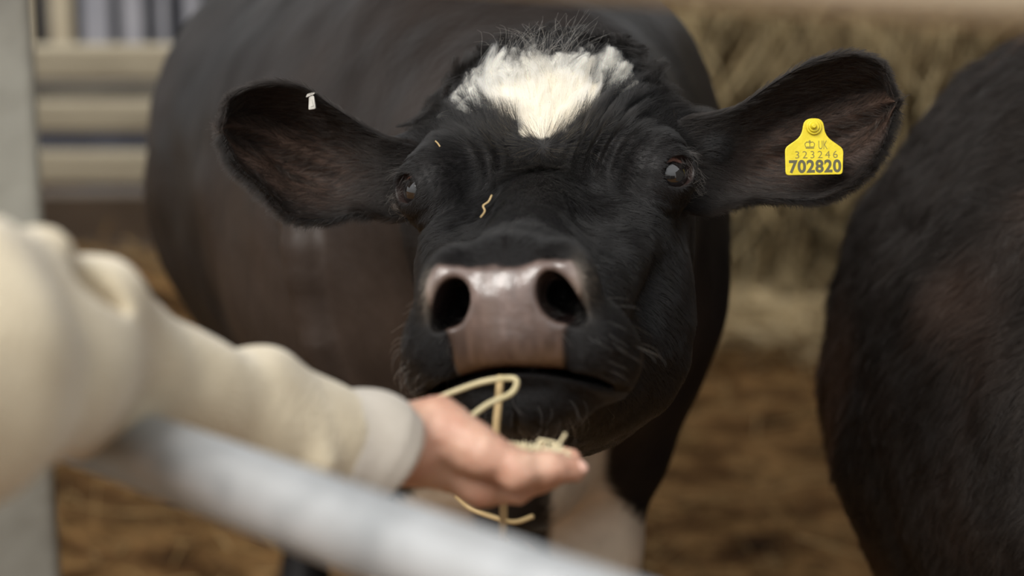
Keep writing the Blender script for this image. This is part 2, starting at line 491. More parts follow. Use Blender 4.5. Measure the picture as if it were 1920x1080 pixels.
FOLD = None
def hit(px, py, f, d0=1.6, n=70):
    "the point where the line of sight meets the surface f"
    d = d0
    for _ in range(n): d += float(f(P(px, py, d)[None])[0]) * .7
    return P(px, py, d)
FOLD = [hit(x, y, body_sdf) for x, y in ((560, 340), (566, 400), (572, 460), (580, 520), (592, 580), (606, 640), (626, 700))]
def cow_sdf(p):
    q = w2h(p)
    f = body_sdf(p)
    near = (np.abs(q[..., 0]) < .35) & (np.abs(q[..., 2]) < .55) & (np.abs(q[..., 1]) < .5)
    if near.any():
        g = head_sdf(q[near]); f = f.copy(); f[near] = smin(f[near], g, .03)
    return f

# ears, as cupped lobes with a thick root
def ear(T, Bt, d0, cupd, side, ns=44, ntt=26):
    T = np.array(T, float); Bt = np.array(Bt, float)
    u = np.linspace(0, 1, len(T)); s = np.linspace(0, 1, ns)
    Tx = [interp(s, u, T[:, i]) for i in range(2)]; Bx = [interp(s, u, Bt[:, i]) for i in range(2)]
    t = np.linspace(0, 1, ntt)
    Sg, Tg = np.meshgrid(s, t, indexing='ij')
    px = Tx[0][:, None] * (1 - Tg) + Bx[0][:, None] * Tg; py = Tx[1][:, None] * (1 - Tg) + Bx[1][:, None] * Tg
    prof = np.clip(4 * Tg * (1 - Tg), 0, 1)
    cup = interp(Sg, [0, .15, .4, .75, 1], cupd)
    rim = np.exp(-((Tg - .0) / .16)**2) * .022 * sm(Sg, .25, .6) * sm(1 - Sg, 0, .1)
    ribs = .006 * np.sin(Tg * 19 + Sg * 3) * prof * sm(Sg, .3, .5)
    dF = d0 + cup * prof**.8 - rim + ribs + Sg * 0.0
    th = interp(Sg, [0, .12, .3, .6, 1], [.07, .055, .022, .010, .006]) * np.sqrt(prof + .02)
    dB = dF + th + .002
    V = np.concatenate([P(px, py, dF).reshape(-1, 3), P(px, py, dB).reshape(-1, 3)])
    n = ns * ntt; F = []
    I = lambda i, j, b: b * n + i * ntt + j
    for i in range(ns - 1):
        for j in range(ntt - 1):
            a = [I(i, j, 0), I(i, j+1, 0), I(i+1, j+1, 0), I(i+1, j, 0)]
            b = [I(i, j, 1), I(i+1, j, 1), I(i+1, j+1, 1), I(i, j+1, 1)]
            F += [a, b] if side > 0 else [a[::-1], b[::-1]]
        for j, fl in ((0, 0), (ntt-1, 1)):
            a = [I(i, j, 0), I(i+1, j, 0), I(i+1, j, 1), I(i, j, 1)]
            if fl: a = a[::-1]
            F.append(a if side > 0 else a[::-1])
    for i, fl in ((0, 1), (ns-1, 0)):
        for j in range(ntt - 1):
            a = [I(i, j, 0), I(i, j+1, 0), I(i, j+1, 1), I(i, j, 1)]
            if fl: a = a[::-1]
            F.append(a if side > 0 else a[::-1])
    inner = np.concatenate([(prof**.5 * sm(Sg, .12, .45)).ravel(), np.zeros(n)])
    return V, np.array(F), inner
TL_, BL_ = [(800, 275), (735, 262), (680, 235), (625, 200), (565, 162), (490, 157), (434, 182), (416, 235)], [(800, 400), (740, 408), (680, 398), (620, 410), (550, 404), (492, 350), (444, 305), (418, 250)]
TR_, BR_ = [(1270, 225), (1330, 217), (1385, 200), (1450, 156), (1525, 114), (1600, 100), (1652, 120), (1677, 180)], [(1270, 395), (1330, 394), (1390, 376), (1450, 373), (1530, 374), (1600, 340), (1650, 283), (1679, 205)]
earL = ear(TL_, BL_, 1.945, [.0, .01, .045, .035, .0], -1)
earR = ear(TR_, BR_, 1.915, [.0, .01, .040, .030, .0], 1)
EARS_PX = ((TL_, BL_, 1.945, -1, .017), (TR_, BR_, 1.915, 1, .013))

HLO, HHI = np.array([-.30, 1.33, .90]), np.array([.36, 2.16, 1.66])
def head_box():
    c = [h2w([x, y, z]) for x in (-.15, .15) for y in (-.29, .17) for z in (-.25, .31)]
    c = np.array(c); return c.min(0), c.max(0)
HLO, HHI = head_box()
Vh, Fh = polygonise(cow_sdf, HLO, HHI, HSTEP if 'HSTEP' in globals() else .0025)
# keep the open border: drop faces on the box limits
Vb, Fb = polygonise(body_sdf, (-.78, 1.75, -.02), (.55, 4.35, 1.62), .012)
# join the shells of the animal into one continuous body
inb = ((Vb[Fb].mean(1) > HLO + .02) & (Vb[Fb].mean(1) < HHI - .02)).all(1)
Fb = Fb[~inb]
def hide_cols(V, kind):
    q = w2h(V); n = len(V)
    col = np.tile(BLACK, (n, 1)); rough = np.full(n, .5)
    if kind == 'head':
        x, y, z = q[:, 0], q[:, 1], q[:, 2]
        pm = pad_mask(q); up = sm(y, -.17, -.09)
        spk = .5 + .6 * vnoise(q * [1, .45, .7], 210, 4)
        padc = np.array([.066, .040, .029]) * (1 - up[:, None]) + np.array([.145, .105, .092]) * up[:, None]  # paler top, darker bottom: gloss and shade put into the pad colour
        padc = padc * (.75 + .5 * spk)[:, None]
        lo_ = sm(-y, .148, .170)[:, None]; padc = padc * (1 - .3 * lo_) + np.array([.20, .10, .035]) * .22 * lo_
        col = col * (1 - pm[:, None]) + padc * pm[:, None]
        rough = rough * (1 - pm) + .24 * pm
        # pale outer rims of the nostrils
        for s in (-1, 1):
            g = np.exp(-(((x - s * .066) / .009)**2 + ((y + .098) / .022)**2)) * sm(z, .235, .26)
            col = col + g[:, None] * np.array([.22, .19, .16])
            e = EYE[s]; r = np.linalg.norm(q - e, axis=1)
            g = sm(-r, -(EYE_R + .0085), -(EYE_R + .002))
            col = col * (1 - g[:, None]) + g[:, None] * np.array([.026, .016, .014]); rough = rough * (1 - g) + .35 * g
        ins = np.minimum(1, sm(-(ell(np.stack([np.abs(x), y, z], -1), (.0455, -.114, .262), (.0175, .023, .034))), -.001, .002))
        ins = ins * sm(pm + (z > .2), .2, .6); col = col * (1 - .9 * ins[:, None]) + np.array([.012, .007, .007]) * ins[:, None]
        wm = white_mask(q)
        col = col * (1 - wm[:, None]) + WHITE * wm[:, None]
    return col, rough
def white_mask(q):
    "blaze on the forehead, ragged edge"
    x, y, z = q[..., 0], q[..., 1], q[..., 2]
    # along the forehead measured by height y: tip at .045, wide band at .08 to .115
    xx = x + .001
    hw = interp(y, [.033, .043, .056, .068, .078, .088, .096, .104, .115], [-.01, .012, .028, .044, .058, .060, .052, .036, -.03])
    e = hw - np.abs(xx) + .008 * vnoise(q, 60, 8) + .006 * vnoise(q, 140, 9)
    return sm(e, -.003, .003)
ch, rh = hide_cols(Vh, 'head'); cb, rb = hide_cols(Vb, 'body')
# white stockings on the inner side of the forelegs
for s, lx in ((-1, -.125), (1, .110)):
    m = sm(-(Vb[:, 2] - (.87 + 0 * Vb[:, 0])), -.01, .03) * sm(.60 - (Vb[:, 1] - 2.05), -.1, 0)
    edge = s * (.112 + .10 * sm(.80 - Vb[:, 2], 0, .17))
    m = m * sm((edge - Vb[:, 0]) * s, -.008, .008) * sm(Vb[:, 0] * s, .040, .052)
    m = m * (np.abs(Vb[:, 0] - lx) < .14)
    cb = cb * (1 - m[:, None]) + np.array([.50, .42, .33]) * m[:, None]
fold = sm(-chain(Vb, FOLD, [.030] * len(FOLD)), -.014, -.004)[:, None]
cb = cb * (1 - fold) + np.array([.036, .027, .022]) * fold
n2 = sm(vnoise(Vb, 3.0, 11), -.7, .6)[:, None] * sm(Vb[:, 2], .7, 1.0)[:, None]
isb = (cb.sum(1) < .1)[:, None]
cb = np.where(isb, cb * (1 - n2) + np.array([.030, .021, .0165]) * n2, cb)
Ve, Fe, ine = [], [], []
Vs = [Vh, Vb, earL[0], earR[0]]; Fs = [Fh, Fb, earL[1], earR[1]]
cols = [ch, cb]; rgs = [rh, rb]
for e in (earL, earR):
    i = e[2][:, None]; cols.append(BLACK * (1 - i) + np.array([.042, .025, .018]) * i); rgs.append(np.full(len(e[0]), .6))
off = np.cumsum([0] + [len(v) for v in Vs])
V = np.concatenate(Vs); F = np.concatenate([f + o for f, o in zip(Fs, off)])
FOOT = np.array([-.05, 2.6, 0.0])
cow = empty('cow', FOOT)
tag(cow, 'black cow with white forehead blaze and yellow ear tag, nose at the hand', 'cow')
body = mesh_obj('body', V, F, M_hide, cow, attrs={'col': np.concatenate(cols), 'rough': np.concatenate(rgs)})

def uv_sphere(c, r, nu=40, nv=24, axis=(0, 0, 1)):
    a = unit(np.array(axis, float)); t = np.cross(a, [0, 0, 1.0]) if abs(a[2]) < .9 else np.cross(a, [1.0, 0, 0]); t = unit(t); b = np.cross(a, t)
    V = [np.array(c) + r * a]
    for i in range(1, nv):
        th = math.pi * i / nv
        for j in range(nu):
            ph = 2 * math.pi * j / nu
            V.append(np.array(c) + r * (math.cos(th) * a + math.sin(th) * (math.cos(ph) * t + math.sin(ph) * b)))
    V.append(np.array(c) - r * a)
    F = [(0, 1 + j, 1 + (j+1) % nu) for j in range(nu)]
    for i in range(nv - 2):
        for j in range(nu):
            F.append((1+i*nu+j, 1+(i+1)*nu+j, 1+(i+1)*nu+(j+1) % nu, 1+i*nu+(j+1) % nu))
    e = len(V) - 1
    F += [(e, 1+(nv-2)*nu+(j+1) % nu, 1+(nv-2)*nu+j) for j in range(nu)]
    return np.array(V), F
# eyes: dark wet globes, brown-pink towards the white
m, nt_, b_ = mat('wet_eye', rough=.04); M_eye = m
a_ = N(nt_, 'Attribute'); a_.attribute_name = 'col'; nt_.links.new(a_.outputs['Color'], b_.inputs['Base Color'])
b_.inputs['Coat Weight'].default_value = 1; b_.inputs['Coat Roughness'].default_value = .02; b_.inputs['Specular IOR Level'].default_value = .7
for s in (-1, 1):
    Vv, Ff = uv_sphere(EYE[s], EYE_R, 64, 40, EDIR[s])
    look = unit(np.array([s * .50, -.22, .84])) if s > 0 else unit(np.array([s * .55, -.16, .82]))
    cc = unit(Vv - EYE[s]) @ look
    k = np.maximum(sm(cc, .60, .66), sm(-(unit(Vv - EYE[s]) @ unit(np.array([-s * .25, 1, .0]))), -.38, -.30))[:, None]
    col = np.array([.34, .17, .13]) * (1 - k) + np.array([.006, .005, .005]) * k
    mesh_obj('eye', h2w(Vv), Ff, M_eye, cow, attrs={'col': col})

# ear tags
def cam_frame(px, py, d, tilt=0, turn=0, nod=0):
    "a board standing in the place at that point: origin, right, up, normal towards the camera side"
    o = P(px, py, d); n = -FWD
    R_ = np.array(Matrix.Rotation(math.radians(tilt), 3, Vector(FWD)) @ Matrix.Rotation(math.radians(turn), 3, Vector(UP)) @ Matrix.Rotation(math.radians(nod), 3, Vector(RIGHT)))
    return o, R_ @ RIGHT, R_ @ UP, R_ @ n
def extrude_outline(pts, fr, z0, z1, scale=1.0):
    o, r_, u_, n_ = fr
    a = np.array(pts, float) * scale; k = len(a)
    V = np.concatenate([o + a[:, :1] * r_ + a[:, 1:] * u_ + n_ * z for z in (z0, z1)])
    F = [tuple(range(k))[::-1], tuple(range(k, 2 * k))] + [(i, (i+1) % k, k + (i+1) % k, k + i) for i in range(k)]
    return V, F
def round_poly(pts, r, seg=5):
    out = []; n = len(pts)
    for i in range(n):
        p0, p1, p2 = [np.array(pts[j % n], float) for j in (i - 1, i, i + 1)]
        rr = r[i] if hasattr(r, '__len__') else r
        a = unit(p0 - p1); b = unit(p2 - p1)
        rr = min(rr, .45 * np.linalg.norm(p0 - p1), .45 * np.linalg.norm(p2 - p1))
        A = p1 + a * rr; B = p1 + b * rr
        for t in np.linspace(0, 1, seg): out.append((1-t)**2 * A + 2*t*(1-t) * p1 + t*t * B)
    return out
M_yel = noise_mat('yellow_plastic', [(.62, .50, .02), (.74, .60, .03)], 40, rough=.42, bump=.1)
M_ink = mat('grey_print', (.10, .095, .05), .6)[0]
M_ink2 = mat('thin_print', (.20, .17, .05), .6)[0]
TD = 1.905
PX = TD / FPX                                   # metres per picture column at the tag
fr = cam_frame(1526, 276, TD, -1.5, 8, 0)
out = [(-56, -52), (54, -52), (56, -6), (28, 20), (20, 38), (18, 54), (-17, 54), (-19, 36), (-30, 20), (-56, -2)]
out = round_poly([(-56, -52), (54, -52), (57, -4), (22, 21), (19, 54), (-18, 54), (-23, 21), (-56, 0)], [7, 7, 8, 16, 17, 17, 16, 8])
Vt, Ft = extrude_outline(out, fr, -.0009, .0009, PX)
eartag = mesh_obj('ear_tag', Vt, Ft, M_yel, cow, smooth=False); bevel(eartag, .0006, 2)
tag(eartag, 'yellow plastic ear tag printed with numbers')
parts = []
def disc(fr, cx, cy, r0, r1, z0, z1, n=28):
    o, r_, u_, n_ = fr; a = np.arange(n) * 2 * math.pi / n
    ring = lambda r, z: o + (cx * PX + r * PX * np.cos(a))[:, None] * r_ + (cy * PX + r * PX * np.sin(a))[:, None] * u_ + z * n_
    V = np.concatenate([ring(r0, z0), ring(r1, z1)])
    return V, [tuple(range(n))[::-1], tuple(range(n, 2 * n))] + [(i, (i+1) % n, n + (i+1) % n, n + i) for i in range(n)]
parts = [disc(fr, 0, 38, 15.5, 14.5, .0008, .0030), disc(fr, -1, 38.5, 11.5, 10, .003, .0048), disc(fr, -3, 39, 6.5, 4, .0048, .0085)]
Vt, Ft = merge(parts); btn = mesh_obj('button', Vt, Ft, M_yel, eartag, smooth=False); bevel(btn, .0005, 2)
# back stud, going through the ear
Vt, Ft = disc(fr, 0, 38, 4, 4, -.012, -.0005); mesh_obj('stud', Vt, Ft, M_yel, eartag)
def text_mesh(name, s, fr, cx, cy, width, height, m, parent, bold=0.0, z=.00105, space=1.0, strokew=None):
    cu = bpy.data.curves.new(name, 'FONT'); cu.body = s; cu.size = 1; cu.align_x = 'CENTER'; cu.align_y = 'CENTER'
    cu.offset = bold; cu.extrude = 0; cu.space_character = space
    to = bpy.data.objects.new(name, cu); S.collection.objects.link(to); bpy.context.view_layer.update()
    me = bpy.data.meshes.new_from_object(to.evaluated_get(bpy.context.evaluated_depsgraph_get()))
    bpy.data.objects.remove(to)
    v = np.empty(len(me.vertices) * 3); me.vertices.foreach_get('co', v); v = v.reshape(-1, 3)
    lo, hi = v.min(0), v.max(0); c = (lo + hi) / 2
    v = (v - c) / (hi - lo + 1e-9)
    o, r_, u_, n_ = fr
    V = o + ((cx + v[:, 0] * width) * PX)[:, None] * r_ + ((cy + v[:, 1] * height) * PX)[:, None] * u_ + z * n_
    F = [tuple(p.vertices) for p in me.polygons]
    return mesh_obj(name, V, F, m, parent, smooth=False)
def stroke_text(name, strokes, fr, w_, m, parent, z=.0011):
    o, r_, u_, n_ = fr; ps = []
    for st in strokes:
        pts = [o + x * PX * r_ + y * PX * u_ + z * n_ for x, y in st]
        V, F = tube(pts, w_ * PX, 6); V = V - ((V - o - z * n_) @ n_)[:, None] * n_ * .8
        ps.append((V, F))
    V, F = merge(ps); return mesh_obj(name, V, F, m, parent, smooth=False)
text_mesh('number', '702820', fr, 1, -36, 101, 25, M_ink, eartag, bold=.035, space=1.08)
text_mesh('number', '323246', fr, 4, -14, 82, 13.5, M_ink2, eartag, bold=-.006, space=1.35)
text_mesh('letters', 'UK', fr, 17, 4, 17, 16, M_ink2, eartag, bold=-.008)
cr = [[(-8, -1), (8, -1)], [(-8, -1), (-9.5, 5), (-6, 8.5), (-1.5, 7.5), (0, 5), (1.5, 7.5), (6, 8.5), (9.5, 5), (8, -1)],
      [(0, -1), (0, 12)], [(-2.5, 9.8), (2.5, 9.8)], [(-8, -3.2), (8, -3.2)]]
stroke_text('crown_mark', [[(x - 8.5, y + 1.5) for x, y in s_] for s_ in cr], fr, .75, M_ink2, eartag)
M_met = noise_mat('tag_metal', [(.42, .40, .36), (.62, .60, .55)], 200, rough=.35); M_met.node_tree.nodes['Principled BSDF'].inputs['Metallic'].default_value = .5
fr2 = cam_frame(584, 190, 1.930, -12, -15, 0)
Vt, Ft = extrude_outline(round_poly([(-9, -15), (6, -16), (8, 8), (2, 14), (-3, 8)], 3), fr2, -.0008, .0012, PX)
t2 = mesh_obj('metal_ear_tag', Vt, Ft, M_met, cow, smooth=False); bevel(t2, .0004)
tag(t2, 'small silver metal clip tag')
Vt, Ft = merge([extrude_outline(round_poly([(-8, 9), (11, 12), (10, 16), (-4, 15)], 2), fr2, -.006, .0022, PX),
                extrude_outline(round_poly([(-3, -10), (3, -10), (2.5, 4), (-1, 4)], 1.5), fr2, .0012, .0018, PX)])
mesh_obj('clasp', Vt, Ft, M_met, t2, smooth=False)


# ------------------------------------------------------------------ coat of the fed cow
from mathutils import kdtree
def strands(p, nrm, d, L, lift, k=5, curl=0.0, wob=.0, droop=0.0):
    "d: tangent direction; lift: angle off the skin in radians"
    n = len(p); d = unit(d - (d * nrm).sum(1, keepdims=True) * nrm)
    side = np.cross(nrm, d)
    lift = np.broadcast_to(lift, n); L = np.broadcast_to(L, n); cu = rng.normal(0, 1, n) * curl
    pts = [p - nrm * .0004]; q = pts[0]
    st = L / (k - 1)
    for i in range(k - 1):
        a = lift * (1 - .75 * i / (k - 1)); c = cu * (i + .5) / (k - 1)
        v = d * (np.cos(a) * np.cos(c))[:, None] + side * (np.cos(a) * np.sin(c))[:, None] + nrm * np.sin(a)[:, None]
        v = v - np.array([0, 0, 1]) * droop * i / k
        q = q + unit(v) * st[:, None]; pts.append(q)
    return np.stack(pts, 1)
def clump(pts, size, amt):
    n = len(pts); m = max(1, n // size); ci = rng.choice(n, m, replace=False)
    kd = kdtree.KDTree(m)
    for j, c in enumerate(pts[ci, 0]): kd.insert(c, j)
    kd.balance()
    idx = np.array([kd.find(c)[1] for c in pts[:, 0]])
    C_ = pts[ci[idx]]; w_ = (np.linspace(0, 1, pts.shape[1])**1.2 * amt)[None, :, None]
    return pts * (1 - w_) + C_ * w_
if FUR:
    allp, allr, allc = [], [], []
    W0 = np.array([0, .032, -.03])
    wq = w2h(Vh)
    vis = lambda c: sm(((CAM - c) * unit(grad(cow_sdf, c, .002))).sum(1), -.35, .1) * .9 + .1
    n = 300000
    p, _, _ = sample_tris(Vh, Fh, n, vis)
    q = w2h(p); g = unit(grad(cow_sdf, p, .0015))
    x, y, z = q.T; ax = np.abs(x); m3 = np.stack([ax, y, z], 1)
    pm = pad_mask(q)
    bad = (pm > .35) | (ell(m3, (.0445, -.114, .268), (.022, .028, .045)) < 0)
    bad |= (np.abs(y - mouth_y(x)) < .004) & (z > .16) & (ax < .088)
    for s in (-1, 1): bad |= np.linalg.norm(q - EYE[s], axis=1) < EYE_R + .0055
    bad |= ((p < HLO + .004) | (p > HHI - .004)).any(1)
    ok = ~bad; p, q, g = p[ok], q[ok], g[ok]; x, y, z = q.T; ax = np.abs(x); n = len(p)
    rad_ = q - W0; rl = np.linalg.norm(rad_, axis=1)
    d = unit(rad_ * [1, 1, .9])
    back = np.stack([np.sign(x) * .25, -.75 - 0 * x, -.55 + 0 * x], 1)          # cheeks: down and back
    kf = (sm(rl, .07, .15) * sm(-y, -.02, .05) * sm(ax, .02, .07))[:, None]
    d = d * (1 - kf) + back * kf
    muz = sm(z, .17, .22)[:, None]
    d = d * (1 - muz) + np.stack([np.sign(x) * .8, -.5 + 0 * x, -.45 + 0 * x], 1) * muz
    up_ = (sm(y, .03, .06) * sm(ax, -.01, .0))[:, None]
    d = d * (1 - up_) + np.stack([x * 9, 1 + 0 * x, -.3 + 0 * x], 1) * up_
    nz = np.stack([vnoise(q, 42, 31), vnoise(q, 42, 32), vnoise(q, 42, 33)], 1) * .34 + np.stack([vnoise(q, 120, 34), vnoise(q, 120, 35), vnoise(q, 120, 36)], 1) * .22
    d = unit(unit(d) + nz + rng.normal(0, .10, (n, 3)))
    L = .0080 + .004 * rng.random(n)
    L = L + .010 * sm(y, .02, .05) * sm(.11 - ax, 0, .03) + .006 * np.exp(-(rl / .06)**2)
    L = L * (1 - .35 * sm(z, .12, .22))
    for s in (-1, 1): L = L * (.45 + .55 * sm(np.linalg.norm(q - EYE[s], axis=1), .030, .055))
    wm = white_mask(q)
    L = np.where(wm > .5, .019 + .010 * rng.random(n), L)
    c = np.where(wm[:, None] > .5, np.array([.80, .745, .635]) * rng.uniform(.8, 1.08, (n, 1)), np.array([.0110, .0108, .0110]) * rng.uniform(.3, 2.4, (n, 1)))
    dusty = (np.exp(-(((x + .0) / .045)**2 + ((y - .035) / .016)**2)) * (rng.random(n) < .14))[:, None] * (wm[:, None] < .5)
    c = c * (1 - dusty) + np.array([.20, .15, .09]) * dusty
    pts = strands(p, g, hdir(d), L, .34 + .12 * rng.random(n), 5, curl=.35)
    lg = wm > .5
    pts[lg] = clump(pts[lg], 45, .72); tone = .82 + .25 * (vnoise(q[lg], 160, 71) + vnoise(q[lg], 60, 72)); c[lg] = c[lg] * np.clip(tone, .55, 1.1)[:, None] ** np.array([.8, 1, 1.3])
    sh = ~lg; pts[sh] = clump(pts[sh], 14, .24)
    allp.append(pts); allr.append(np.where(lg, .00011, .00010)); allc.append(c)
    # ears
    for (Ev, Ef, Ei), sd_ in ((earL, -1), (earR, 1)):
        tri = Ef; n = 45000
        wt = lambda c_: np.ones(len(c_))
        p, fi, T = sample_tris(Ev, tri, n, wt)
        A_ = Ev[T[fi]]; nr = unit(np.cross(A_[:, 1] - A_[:, 0], A_[:, 2] - A_[:, 0]))
        inn = Ei[T[fi]].mean(1)
        hq = w2c(p)
        out_ = np.where(True, sd_, 0) * RIGHT
        mid = w2c(Ev).mean(0)
        vert = (hq[:, 1] - mid[1] - .18 * sd_ * (hq[:, 0] - mid[0])) / .05
        d = RIGHT * sd_ * 1.0 + UP[None] * np.clip(vert, -1.5, 1.5)[:, None] * .55 + rng.normal(0, .16, (n, 3)) + \
            .35 * np.stack([vnoise(p, 70, 41), vnoise(p, 70, 42), vnoise(p, 70, 43)], 1)
        L = .012 + .007 * rng.random(n) - .003 * inn
        lowedge = sm(-vert, .5, 1.1); L = L + .007 * lowedge * rng.random(n)
        c = np.array([.010, .008, .007]) * rng.uniform(.5, 1.6, (n, 1))
        ic = (inn * (rng.random(n) < .35))[:, None]; c = c * (1 - ic) + np.array([.115, .088, .072]) * rng.uniform(.4, 1.2, (n, 1)) * ic
        keep_ = rng.random(n) > inn * .45
        pts = strands(p, nr, d, L, .38, 5, curl=.5)[keep_]
        pts = clump(pts, 10, .35)
        allp.append(pts); allr.append(np.full(len(pts), .00010)); allc.append(c[keep_])
    # tufts: long wavy crest on the poll, black, and the upper fringe of the blaze
    def tuft(cq, spread, n, L, dr, col, r=.00010, curl=1.0, lift=.9, cl=30, amt=.75):
        q = np.array(cq) + rng.normal(0, 1, (n, 3)) * spread
        for _ in range(4):
            p = h2w(q); f_ = cow_sdf(p); g_ = grad(cow_sdf, p, .002); p = p - (f_ / np.maximum((g_ * g_).sum(1), .2))[:, None] * g_; q = w2h(p)
        g_ = unit(grad(cow_sdf, p, .002))
        dd = hdir(unit(np.array(dr) + rng.normal(0, .25, (n, 3)) + .5 * np.stack([vnoise(q, 30, 51), vnoise(q, 30, 52), vnoise(q, 30, 53)], 1)))
        ll = L * rng.uniform(.6, 1.2, n)
        pts = strands(p, g_, dd, ll, lift, 9, curl=curl)
        ph = vnoise(q, 25, 55) * 6; u_ = np.linspace(0, 1, 9)[None]
        wv = np.sin(u_ * 4 + ph[:, None]) * (ll[:, None] * .13 * u_)
        pts = pts + wv[..., None] * hdir(np.array([[1.0, .2, 0]]))
        pts = clump(pts, cl, amt)
        allp.append(np.stack([pts[:, 0], pts[:, 2], pts[:, 4], pts[:, 6], pts[:, 8]], 1)) if False else allp9.append((pts, np.full(n, r), np.array(col) * rng.uniform(.6, 1.25, (n, 1))))
    allp9 = []
    K = (.009, .008, .0075); WH = (.95, .82, .60)
    for cx in np.linspace(-.10, .10, 13):
        yy = .118 - 3.5 * cx * cx
        tuft((cx, yy, -.13), (.010, .008, .012), 900, .036, (cx * 9, 1, .35), K, curl=1.5, lift=.9, cl=60, amt=.85)
    for cx in np.linspace(-.14, .14, 12):
        yy = .105 - 4.2 * cx * cx
        tuft((cx, yy, -.12), (.008, .010, .012), 500, .028, (cx * 10, .6, .1), K, curl=1.0, lift=.55)
    for cx, yy, dx, L in ((-.064, .076, -1.2, .020), (-.057, .084, -.9, .022), (-.048, .091, -.45, .030), (-.040, .093, -.5, .020), (-.026, .094, -.3, .018), (-.008, .095, .2, .018),
                      (.010, .096, .3, .018), (.028, .095, .5, .020), (.045, .094, .6, .026), (.055, .091, .8, .028), (.060, .086, 1.0, .020), (.062, .080, 1.3, .018), (-.060, .070, -1.4, .014), (.060, .076, 1.3, .015)):
        tuft((cx, yy, -.08), (.007, .005, .006), 900, L, (dx, 1, .1), WH, r=.00012, curl=.4, lift=.50, cl=90, amt=.8)
    tuft((-.005, .100, -.08), (.022, .006, .006), 160, .050, (.1, 1, .5), (.36, .31, .24), curl=2.0, lift=1.0, cl=8, amt=.4)
    for cx, yy in ((-.112, .062), (-.100, .076), (.098, .092), (.112, .078), (.122, .062)):
        tuft((cx, yy, -.09), (.006, .006, .006), 350, .030, (cx * 12, .7, .2), K, curl=.8, lift=.6, cl=40, amt=.7)
    # ragged fringe along the ear margins
    for (Tp, Bp, dd_, sd_, Lf) in EARS_PX:
        for PL, vs, nn in ((Bp, -1, 4200), (Tp, 1, 1800)):
            PL = np.array(PL, float); u_ = rng.uniform(.22, 1, nn); uu = np.linspace(0, 1, len(PL))
            p = P(interp(u_, uu, PL[:, 0]) + rng.normal(0, 1.5, nn), interp(u_, uu, PL[:, 1]) + vs * 3, dd_ + rng.normal(0, .003, nn) + .004)
            dr_ = RIGHT * sd_ * .9 + UP * vs * (.9 if vs < 0 else .35) + rng.normal(0, .22, (nn, 3))
            pts = strands(p, np.tile(-FWD, (nn, 1)), dr_, (Lf if vs < 0 else Lf * .55) * rng.uniform(.5, 1.1, nn), .1, 5, curl=.5)
            pts = clump(pts, 8, .4)
            allp.append(pts); allr.append(np.full(nn, .00010)); allc.append(np.array([.006, .005, .0045]) * rng.uniform(.4, 2, (nn, 1)))
    # tuft of darker hair below the whorl
    tuft((0, .018, .0), (.022, .010, .01), 2500, .022, (0, -.5, .8), K, curl=.6, lift=.5, cl=20, amt=.5)
    # lashes and whiskers
    for s in (-1, 1):
        e = EYE[s]
        tuft(e + np.array([s * .012, .020, .004]), (.008, .002, .004), 90, .016, (s * .9, -.1, .6), (.10, .09, .085), curl=.3, lift=1.0, cl=3, amt=.2)
        tuft(e + np.array([s * .020, -.004, -.006]), (.003, .010, .006), 70, .018, (s * 1.2, -.5, .3), (.30, .27, .24), curl=.3, lift=.8, cl=3, amt=.2)
    for cq, sp_, nn, L, dr in (((.07, -.150, .23), (.014, .014, .02), 34, .024, (.7, -.6, -.2)), ((-.07, -.150, .23), (.014, .014, .02), 34, .024, (-.7, -.6, -.2)),
                              ((0, -.20, .24), (.03, .012, .012), 44, .024, (0, -1, .2)), ((0, -.225, .18), (.04, .004, .03), 40, .028, (0, -.6, .3)), ((.0, -.150, .26), (.05, .01, .01), 26, .015, (0, -1, .2))):
        tuft(cq, sp_, nn, L, dr, (.42, .38, .33), r=.00013, curl=.3, lift=1.0, cl=3, amt=.1)
    hair_obj('coat', np.concatenate(allp), np.concatenate(allr), np.concatenate(allc), M_hair, cow)
    hair_obj('forelock', np.concatenate([a[0] for a in allp9]), np.concatenate([a[1] for a in allp9]), np.concatenate([a[2] for a in allp9]), M_hair, cow)

# ------------------------------------------------------------------ second cow, at the right
def body2_sdf(p):
    c = np.array([.985, 2.72, .87])
    f = ell(p, c, (.50, .90, .50), rot(0, 0, -24))
    f = smin(f, ell(p, c + [-.02, -.30, .0], (.455, .40, .46), rot(0, 0, -24)), .12)
    f = smin(f, ell(p, c + [.14, -.38, .16], (.36, .36, .38)), .15)
    f = smax(f, -ell(p, c + [-.10, -.86, -.12], (.10, .16, .18)), .10)
    for pts, rs in LEGS2: f = smin(f, chain(p, pts, rs, .03), .06)
    f = smin(f, cap(p, c + [.35, .85, .15], c + [.75, 1.45, .25], .24, .14), .12)
    f = smin(f, cap(p, c + [.75, 1.45, .25], c + [.98, 1.80, .05], .12, .075), .06)
    f = smin(f, chain(p, [c + [.10, -.80, .34], c + [.12, -.86, .15], c + [.13, -.84, -.3]], [.035, .025, .02], .02), .03)
    return f + .012 * vnoise(p, 7, 5) + .004 * vnoise(p, 18, 6) + .0015 * vnoise(p, 60, 7) + .006 * vnoise(p * [1, 1, .35] + p[:, 2:3] * [.5, 0, 0], 26, 8)
LEGS2 = [leg(.80, 2.25, .85, 0, -1, True), leg(1.18, 2.25, .85, 0, 1, True), leg(1.22, 3.35, .9, 0, -1), leg(1.48, 3.25, .9, 0, 1)]
V2, F2 = polygonise(body2_sdf, (.25, 1.75, -.02), (2.15, 4.75, 1.62), .014)
c2 = np.tile(np.array([.012, .0095, .008]), (len(V2), 1))
k = sm(vnoise(V2, 3.2, 21) + .5 * vnoise(V2, 9, 22), -.2, .9)[:, None]
c2 = c2 * (1 - k) + np.array([.050, .031, .023]) * k
cow2 = empty('cow', (.98, 2.75, 0))
